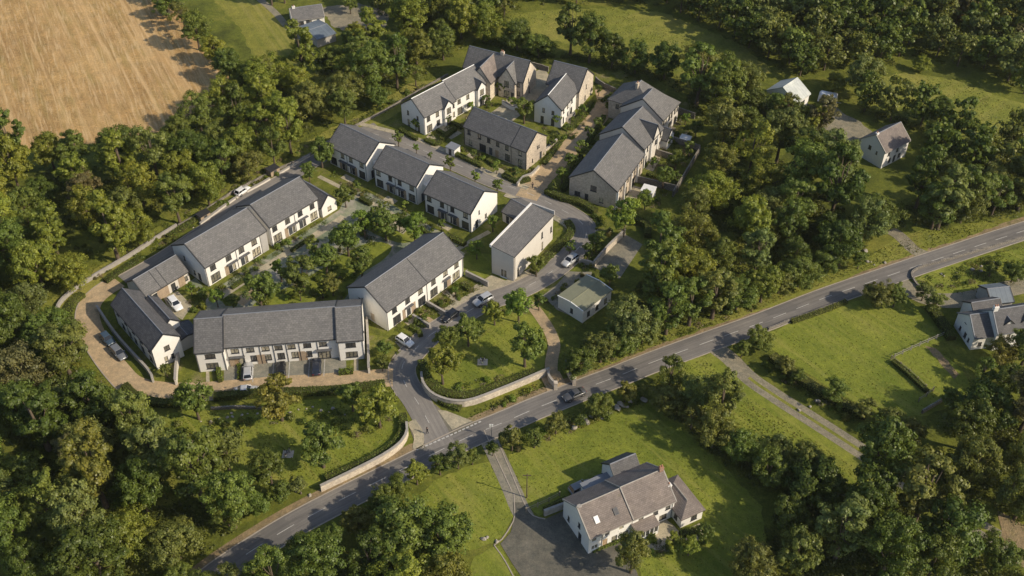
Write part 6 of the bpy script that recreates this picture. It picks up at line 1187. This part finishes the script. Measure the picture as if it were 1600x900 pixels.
# ---------------------------------------------------------------- vehicles
def make_car(kind, paint):
    Lh, hw, H = {'hatch': (2.0, .86, 1.48), 'sedan': (2.3, .9, 1.44), 'estate': (2.35, .9, 1.48), 'suv': (2.25, .94, 1.68)}[kind]
    lift = .12 if kind == 'suv' else 0.0
    st = [(-1.0, .5, .72, .78), (-.95, .3, .86, .93), (-.72, .24, .95, .99), (-.35, .22, .97, 1.0), (.3, .22, .95, 1.0), (.55, .23, .9, .99), (.85, .26, .8, .93), (.96, .32, .7, .85), (1.0, .42, .6, .7)]
    vs, fs = [], []
    for x, zb, zt, f in st:
        w = hw * f; zb += lift; zt += lift * 1.5
        vs += [(x*Lh, -w*.86, zb), (x*Lh, -w, zb + .14), (x*Lh, -w*.99, zt - .14), (x*Lh, -w*.86, zt), (x*Lh, w*.86, zt), (x*Lh, w*.99, zt - .14), (x*Lh, w, zb + .14), (x*Lh, w*.86, zb)]
    n = len(st)
    for i in range(n - 1):
        for k in range(8): fs.append((i*8 + k, i*8 + (k+1) % 8, (i+1)*8 + (k+1) % 8, (i+1)*8 + k))
    fs += [tuple(range(7, -1, -1)), tuple(range((n-1)*8, n*8))]
    fs = [tuple(reversed(f)) for f in fs]
    b = MB(); b.mesh(vs, fs); out = [('body', b.data('car_body', MAT['paint_' + paint], True), [])]
    xr = {'hatch': -.93, 'sedan': -.68, 'estate': -.93, 'suv': -.92}[kind] * Lh; xf = .42 * Lh; tr = {'hatch': -.72, 'sedan': -.36, 'estate': -.76, 'suv': -.76}[kind] * Lh; tf = .1 * Lh
    zb = .9 + lift * 1.4; bw, tw = hw * .88, hw * .7; zt = H - .06
    lo = [(xr, -bw, zb), (xf, -bw, zb), (xf, bw, zb), (xr, bw, zb)]; hi = [(tr, -tw, zt), (tf, -tw, zt), (tf, tw, zt), (tr, tw, zt)]
    b = MB(); b.mesh(lo + hi, [(0, 1, 5, 4), (1, 2, 6, 5), (2, 3, 7, 6), (3, 0, 4, 7), (4, 5, 6, 7)]); out.append(('window_glass', b.data('glass', MAT['car_glass']), []))
    b = MB(); e = .05; b.mesh([(tr - e, -tw - e, zt), (tf + e, -tw - e, zt), (tf + e, tw + e, zt), (tr - e, tw + e, zt), (tr + .12, -tw + .1, H), (tf - .1, -tw + .1, H), (tf - .1, tw - .1, H), (tr + .12, tw - .1, H)], [(0,3,2,1),(4,5,6,7),(0,1,5,4),(1,2,6,5),(2,3,7,6),(3,0,4,7)])
    out.append(('roof', b.data('car_roof', MAT['paint_' + paint]), []))
    b = MB(); b.tube(lo[0], hi[0], .05, .045, 5); pil = []
    for k in range(4): b = MB(); b.tube(lo[k], hi[k], .055, .045, 5); pil.append(b.data('pillar', MAT['paint_' + paint]))
    for s in (-1, 1): b = MB(); xm = (tr + tf) / 2 - .05; b.tube((xm, s * bw * 1.005, zb), (xm, s * tw * 1.01, zt), .05, .045, 5); pil.append(b.data('pillar', MAT['paint_' + paint]))
    out += [('pillar', p, []) for p in pil]
    r = .33 + lift * .4
    for x in (-.62 * Lh, .62 * Lh):
        for s in (-1, 1):
            b = MB(); b.tube((x, s * (hw - .2), r), (x, s * (hw + .02), r), r, r, 12); t = b.data('wheel', MAT['rubber']); b = MB(); b.tube((x, s * (hw + .02), r), (x, s * (hw + .035), r), r * .62, r * .5, 10); out.append(('wheel', t, [('rim', b.data('rim', MAT['rim']))]))
    for s in (-1, 1):
        b = MB(); b.box(.93 * Lh, s * hw * .6 - .16, .55 + lift, .985 * Lh, s * hw * .6 + .16, .68 + lift); out.append(('headlight', b.data('headlight', MAT['lamp_clear']), []))
        b = MB(); b.box(-.995 * Lh, s * hw * .62 - .15, .62 + lift, -.96 * Lh, s * hw * .62 + .15, .8 + lift); out.append(('tail_light', b.data('tail_light', MAT['lamp_red']), []))
        b = MB(); b.box(.3 * Lh, s * (hw + .02) - .1, zb + .02, .37 * Lh, s * (hw + .02) + .1, zb + .17); out.append(('wing_mirror', b.data('wing_mirror', MAT['paint_' + paint]), []))
    return out
_cars = {}
def car(rear, front, kind, paint, label, group=None):
    a, b = G2(rear), G2(front); d = b - a; m = (a + b) / 2
    if (kind, paint) not in _cars: _cars[(kind, paint)] = make_car(kind, paint)
    o = empty('parked_car', (m.x, m.y, .065), math.atan2(d.y, d.x), label, 'car', group)
    for nm, me, subs in _cars[(kind, paint)]:
        p = link(bpy.data.objects.new(nm, me), o)
        for sn, sm in subs: link(bpy.data.objects.new(sn, sm), p)
    return o
car((160, 523), (178, 543), 'hatch', 'dark_blue', 'dark blue hatchback parked on the brick lane bend, upper of two')
car((177, 544), (196, 565), 'estate', 'grey', 'dark grey car parked on the brick lane bend, lower of two')
car((388, 597), (389, 570), 'estate', 'silver', 'silver estate car nose-in at the left parking bays')
car((440, 594), (440, 566), 'hatch', 'black', 'black car in the middle parking bay of the long terrace')
car((495, 590), (495, 563), 'estate', 'navy', 'navy car in the right parking bay of the long terrace')
car((366, 615), (404, 612), 'sedan', 'silver', 'silver saloon standing on the brick lane beside the golden tree')
car((622, 529), (644, 543), 'hatch', 'white', 'white hatchback on the parking space by the estate road')
car((768, 465), (741, 480), 'suv', 'silver', 'silver car parked on the estate road opposite the brown-roofed terrace')
car((711, 491), (695, 503), 'hatch', 'black', 'small black car in the shade on the estate road')
car((901, 403), (880, 419), 'suv', 'silver', 'silver off-roader on the estate road near the car park wall')
tag(car((913, 613), (881, 627), 'sedan', 'charcoal', 'dark grey saloon driving along the main road'), None)
car((893, 772), (922, 759), 'suv', 'grey', 'grey off-roader behind the farmhouse hedge')
car((930, 757), (952, 748), 'hatch', 'black', 'black car behind the farmhouse, nearer the grey off-roader')
car((268, 470), (281, 486), 'estate', 'white', 'white car on the small yard behind the corner house')
car((373, 306), (386, 297), 'hatch', 'white', 'white car in a recess of the planted strip by the back lane')
def caravan(px, rz, label):
    p = G2(px); o = empty('caravan', (p.x, p.y, 0), rz, label, 'caravan'); b = MB(); L, w = 2.4, 1.05
    pr = [(-L, .5), (L - .1, .5), (L, .9), (L - .25, 2.3), (L - .6, 2.55), (-L + .5, 2.55), (-L + .1, 2.2)]
    n = len(pr); vs = [(x, -w, z) for x, z in pr] + [(x, w, z) for x, z in pr]; b.mesh(vs, [tuple(range(n)), tuple(range(2*n - 1, n - 1, -1))] + [(i, n + i, n + (i+1) % n, (i+1) % n) for i in range(n)]); b.build('body', MAT['paint_white'], o)
    for x in (-1.2, .3): q = MB(); q.box(x - .35, -w - .03, 1.3, x + .35, -w - .004, 1.9); q.build('window', MAT['car_glass'], o)
    for s in (-1, 1): q = MB(); q.tube((0, s * (w - .15), .33), (0, s * (w + .02), .33), .33, .33, 12); q.build('wheel', MAT['rubber'], o)
    q = MB(); q.tube((L - .2, 0, .55), (L + 1.1, 0, .5), .06, .05, 6); q.build('tow_bar', MAT['rim'], o)
caravan((1292, 160), math.radians(-20), 'white caravan at the edge of the gravel yard near the pale barn')

# ---------------------------------------------------------------- people, picnics, stones
def person(px, pose, rz, top, legs, label, hair=(.03, .02, .015), z=0.04):
    """one continuous body grown on a skeleton; pose 'walk', 'stand' or 'sit'"""
    if pose == 'sit':
        V = [(0, 0, .12), (0, -.02, .35), (0, -.03, .56), (0, 0, .66), (0, .02, .8), (.09, .02, .12), (.2, .42, .36), (.22, .72, .06), (.22, .84, .05), (-.09, .02, .12), (-.2, .42, .36), (-.22, .72, .06), (-.22, .84, .05), (.2, -.02, .56), (.27, .1, .34), (.2, .3, .3), (-.2, -.02, .56), (-.27, .1, .34), (-.2, .3, .3)]
    else:
        s = .24 if pose == 'walk' else .04
        V = [(0, 0, .94), (0, 0, 1.15), (0, .01, 1.4), (0, .02, 1.5), (0, .03, 1.66), (.1, 0, .9), (.11, s * .5 + .03, .5), (.11, s, .09), (.11, s + .16, .05), (-.1, 0, .9), (-.11, -s * .4 + .04, .5), (-.11, -s, .09), (-.11, -s + .15, .05), (.2, 0, 1.4), (.25, -s * .5, 1.12), (.25, -s * .4 + .1, .88), (-.2, 0, 1.4), (-.25, s * .5, 1.12), (-.25, s * .7 + .1, .88)]
    Ed = [(0, 1), (1, 2), (2, 3), (3, 4), (0, 5), (5, 6), (6, 7), (7, 8), (0, 9), (9, 10), (10, 11), (11, 12), (2, 13), (13, 14), (14, 15), (2, 16), (16, 17), (17, 18)]
    R = [.15, .135, .16, .06, .1, .1, .07, .05, .045, .1, .07, .05, .045, .075, .055, .04, .075, .055, .04]
    me = bpy.data.meshes.new('person'); me.from_pydata(V, Ed, []); o = bpy.data.objects.new('person', me); link(o)
    sm = o.modifiers.new('Skin', 'SKIN'); o.modifiers.new('Sub', 'SUBSURF').levels = 1
    for d, r in zip(me.skin_vertices[0].data, R): d.radius = (r, r * .85)
    me.skin_vertices[0].data[0].use_root = True
    dg = bpy.context.evaluated_depsgraph_get(); m2 = bpy.data.meshes.new_from_object(o.evaluated_get(dg)); o.modifiers.clear(); o.data = m2
    cols = [top, legs, (.45, .28, .2)]
    for i, c in enumerate(cols): m2.materials.append(plain_mat('clothes_' + str(len(bpy.data.materials)), c, .8))
    hip, neck = (.2, .64) if pose == 'sit' else (.93, 1.47)
    for p in m2.polygons:
        zc, yc = p.center.z, p.center.y; p.use_smooth = True
        p.material_index = 2 if zc > neck else (1 if (zc < hip or (pose == 'sit' and yc > .12 and abs(p.center.x) < .3 and zc < .45)) else 0)
    p = G2(px); o.location = (p.x, p.y, z); o.rotation_euler = (0, 0, rz); tag(o, label, 'person')
    hb = bmesh.new(); bmesh.ops.create_uvsphere(hb, u_segments=10, v_segments=7, radius=.115); hm = bpy.data.meshes.new('hair'); hb.to_mesh(hm); hb.free(); hm.materials.append(plain_mat('hair_' + str(len(bpy.data.materials)), hair, .7))
    h = link(bpy.data.objects.new('hair', hm), o); h.location = (V[4][0], V[4][1] - .02, V[4][2] + .045); return o
person((668, 678), 'walk', 2.4, (.03, .03, .035), (.03, .03, .04), 'person in dark clothes walking across the road junction', z=.075)
person((832, 295), 'walk', .3, (.02, .02, .025), (.025, .025, .03), 'person in black walking at the foot of the cobbled street', z=.07)
person((446, 708), 'sit', -1.2, (.78, .76, .72), (.1, .1, .13), 'person in a white top sitting on the lower green picnic blanket')
person((453, 705), 'sit', 2.2, (.55, .52, .38), (.3, .27, .2), 'person in a pale yellow top sitting at the lower green picnic')
person((447, 715), 'sit', .4, (.6, .6, .48), (.12, .11, .1), 'person in a cream top sitting at the near corner of the lower green picnic')
person((751, 563), 'sit', -1.4, (.78, .76, .72), (.1, .1, .12), 'person in a white top sitting at the left of the oval green picnic')
person((757, 563), 'sit', 1.5, (.7, .62, .5), (.12, .1, .09), 'person in a light tan top sitting at the right of the oval green picnic')
person((754, 569), 'sit', .2, (.5, .5, .36), (.3, .3, .3), 'person in an olive top sitting at the front of the oval green picnic')
for px, lab in (((450, 710), 'pale picnic blanket on the lower green'), ((754, 566), 'pale picnic blanket on the oval green')):
    c = G2(px); b = MB(); nx = 6
    for i in range(nx):
        for j in range(nx): b.poly([(c.x + (i + a - 3) * .32, c.y + (j + d - 3) * .28, .06 + .02 * math.sin((i + a) * 2.1 + (j + d) * 1.3)) for a, d in ((0, 0), (1, 0), (1, 1), (0, 1))])
    tag(b.build('picnic_blanket', plain_mat('blanket_' + str(px[0]), (.55, .47, .38), .9)), lab, 'blanket')
def boulder(px, w, label, group, seed):
    bm = bmesh.new(); bmesh.ops.create_icosphere(bm, subdivisions=2, radius=.5); r = random.Random(seed)
    ax = [(Vector((r.gauss(0, 1), r.gauss(0, 1), r.gauss(0, 1))).normalized(), r.uniform(.28, .46)) for _ in range(7)]
    for v in bm.verts:
        for a, d in ax:
            e = v.co.dot(a) - d
            if e > 0: v.co -= a * e
    me = bpy.data.meshes.new('boulder'); bm.to_mesh(me); bm.free(); me.materials.append(MAT['boulder']); p = G2(px)
    o = link(bpy.data.objects.new('boulder', me)); o.location = (p.x, p.y, w * .18); o.scale = (w, w * r.uniform(.6, .9), w * r.uniform(.5, .75)); o.rotation_euler = (0, 0, r.uniform(0, 6)); tag(o, label, 'rock', group)
MAT['boulder'] = plain_mat('boulder', (.4, .36, .3), .95, .2, nz=.5, nscale=2.0)
rb_ = random.Random(3); k = 0
for ph, ln, n, w0, w1 in (('in the tumbled wall below the main road', [(895, 668), (930, 655), (960, 642), (990, 630), (1008, 622)], 22, .6, 1.5), ('in the planting below the brick lane hedge', [(315, 660), (345, 655), (385, 648), (440, 650), (490, 640), (550, 645)], 22, .35, .9), ('on the lower green near the wood', [(318, 700), (325, 712), (332, 708)], 4, .6, 1.2),
        ('on the grassy corner by the gravel track', [(1460, 430), (1505, 428), (1530, 420), (1560, 405)], 7, .4, 1.1), ('beside the main road track mouth', [(1338, 400), (1350, 396), (1362, 412), (1385, 405)], 8, .5, 1.4), ('along the farm track', [(1250, 640), (1290, 625), (1320, 640), (1345, 640)], 7, .5, 1.1), ('at the roadside bushes by the lower green', [(440, 770), (470, 765), (500, 772)], 8, .4, .9), ('at the corner of the small lawn', [(750, 845), (770, 842), (776, 848)], 5, .5, 1.2), ('in the planted strip by the back lane', [(300, 358), (340, 330), (400, 290), (450, 262)], 12, .35, .8)):
    cl = C(*ln)
    for i in range(n):
        p = cl[int((i + rb_.random()) / n * (len(cl) - 1))]; q = to_px((p.x + rb_.uniform(-.8, .8), p.y + rb_.uniform(-.8, .8))); w = rb_.uniform(w0, w1); k += 1
        boulder(q, w, f"{'big' if w > 1.0 else 'small'} pale stone {ph}", f'stones {ph}', k)

# thin air haze over the valley: one even volume round everything
b = MB(); b.box(-2700, -500, -1.5, 2700, 4300, 156)
hz = b.build('haze', None); hz.data.materials.clear(); hm = bpy.data.materials.new('haze'); hm.use_nodes = True; ht = hm.node_tree; ht.nodes.clear()
ho = ht.nodes.new('ShaderNodeOutputMaterial'); pv = ht.nodes.new('ShaderNodeVolumePrincipled'); pv.inputs['Density'].default_value = HAZE; pv.inputs['Color'].default_value = (.93, .93, .92, 1); pv.inputs['Anisotropy'].default_value = 0.2
ht.links.new(pv.outputs[0], ho.inputs['Volume']); hz.data.materials.append(hm); tag(hz, kind='stuff')

# one label for one thing: tell apart those that look alike by where they stand
def tell_apart():
    by = {}
    for o in bpy.data.objects:
        if o.parent is None and o.get('label'): by.setdefault(o['label'], []).append(o)
    for lab, os_ in by.items():
        n = len(os_)
        if n < 2: continue
        pxs = [to_px((o.location.x, o.location.y)) for o in os_]; wx = max(p[0] for p in pxs) - min(p[0] for p in pxs); wy = max(p[1] for p in pxs) - min(p[1] for p in pxs)
        horiz = wx >= wy * .8; order = sorted(range(n), key=lambda i: pxs[i][0 if horiz else 1]); A, B = ('leftmost', 'rightmost') if horiz else ('uppermost', 'lowest')
        side = 'left' if horiz else 'top'; ORD = ('second', 'third', 'fourth', 'fifth', 'sixth', 'seventh', 'eighth', 'ninth', 'tenth', 'eleventh', 'twelfth', 'thirteenth', 'fourteenth', 'fifteenth', 'sixteenth', 'seventeenth', 'eighteenth', 'nineteenth', 'twentieth', 'twenty-first', 'twenty-second', 'twenty-third', 'twenty-fourth')
        for k, i in enumerate(order): os_[i]['label'] = f"{A if k == 0 else B if k == n - 1 else ORD[k - 1] + ' from ' + side} {lab}"
tell_apart()
for o in bpy.data.objects:
    if o.get('label') and len(o['label'].split()) > 16: print('LONG', o['label'])
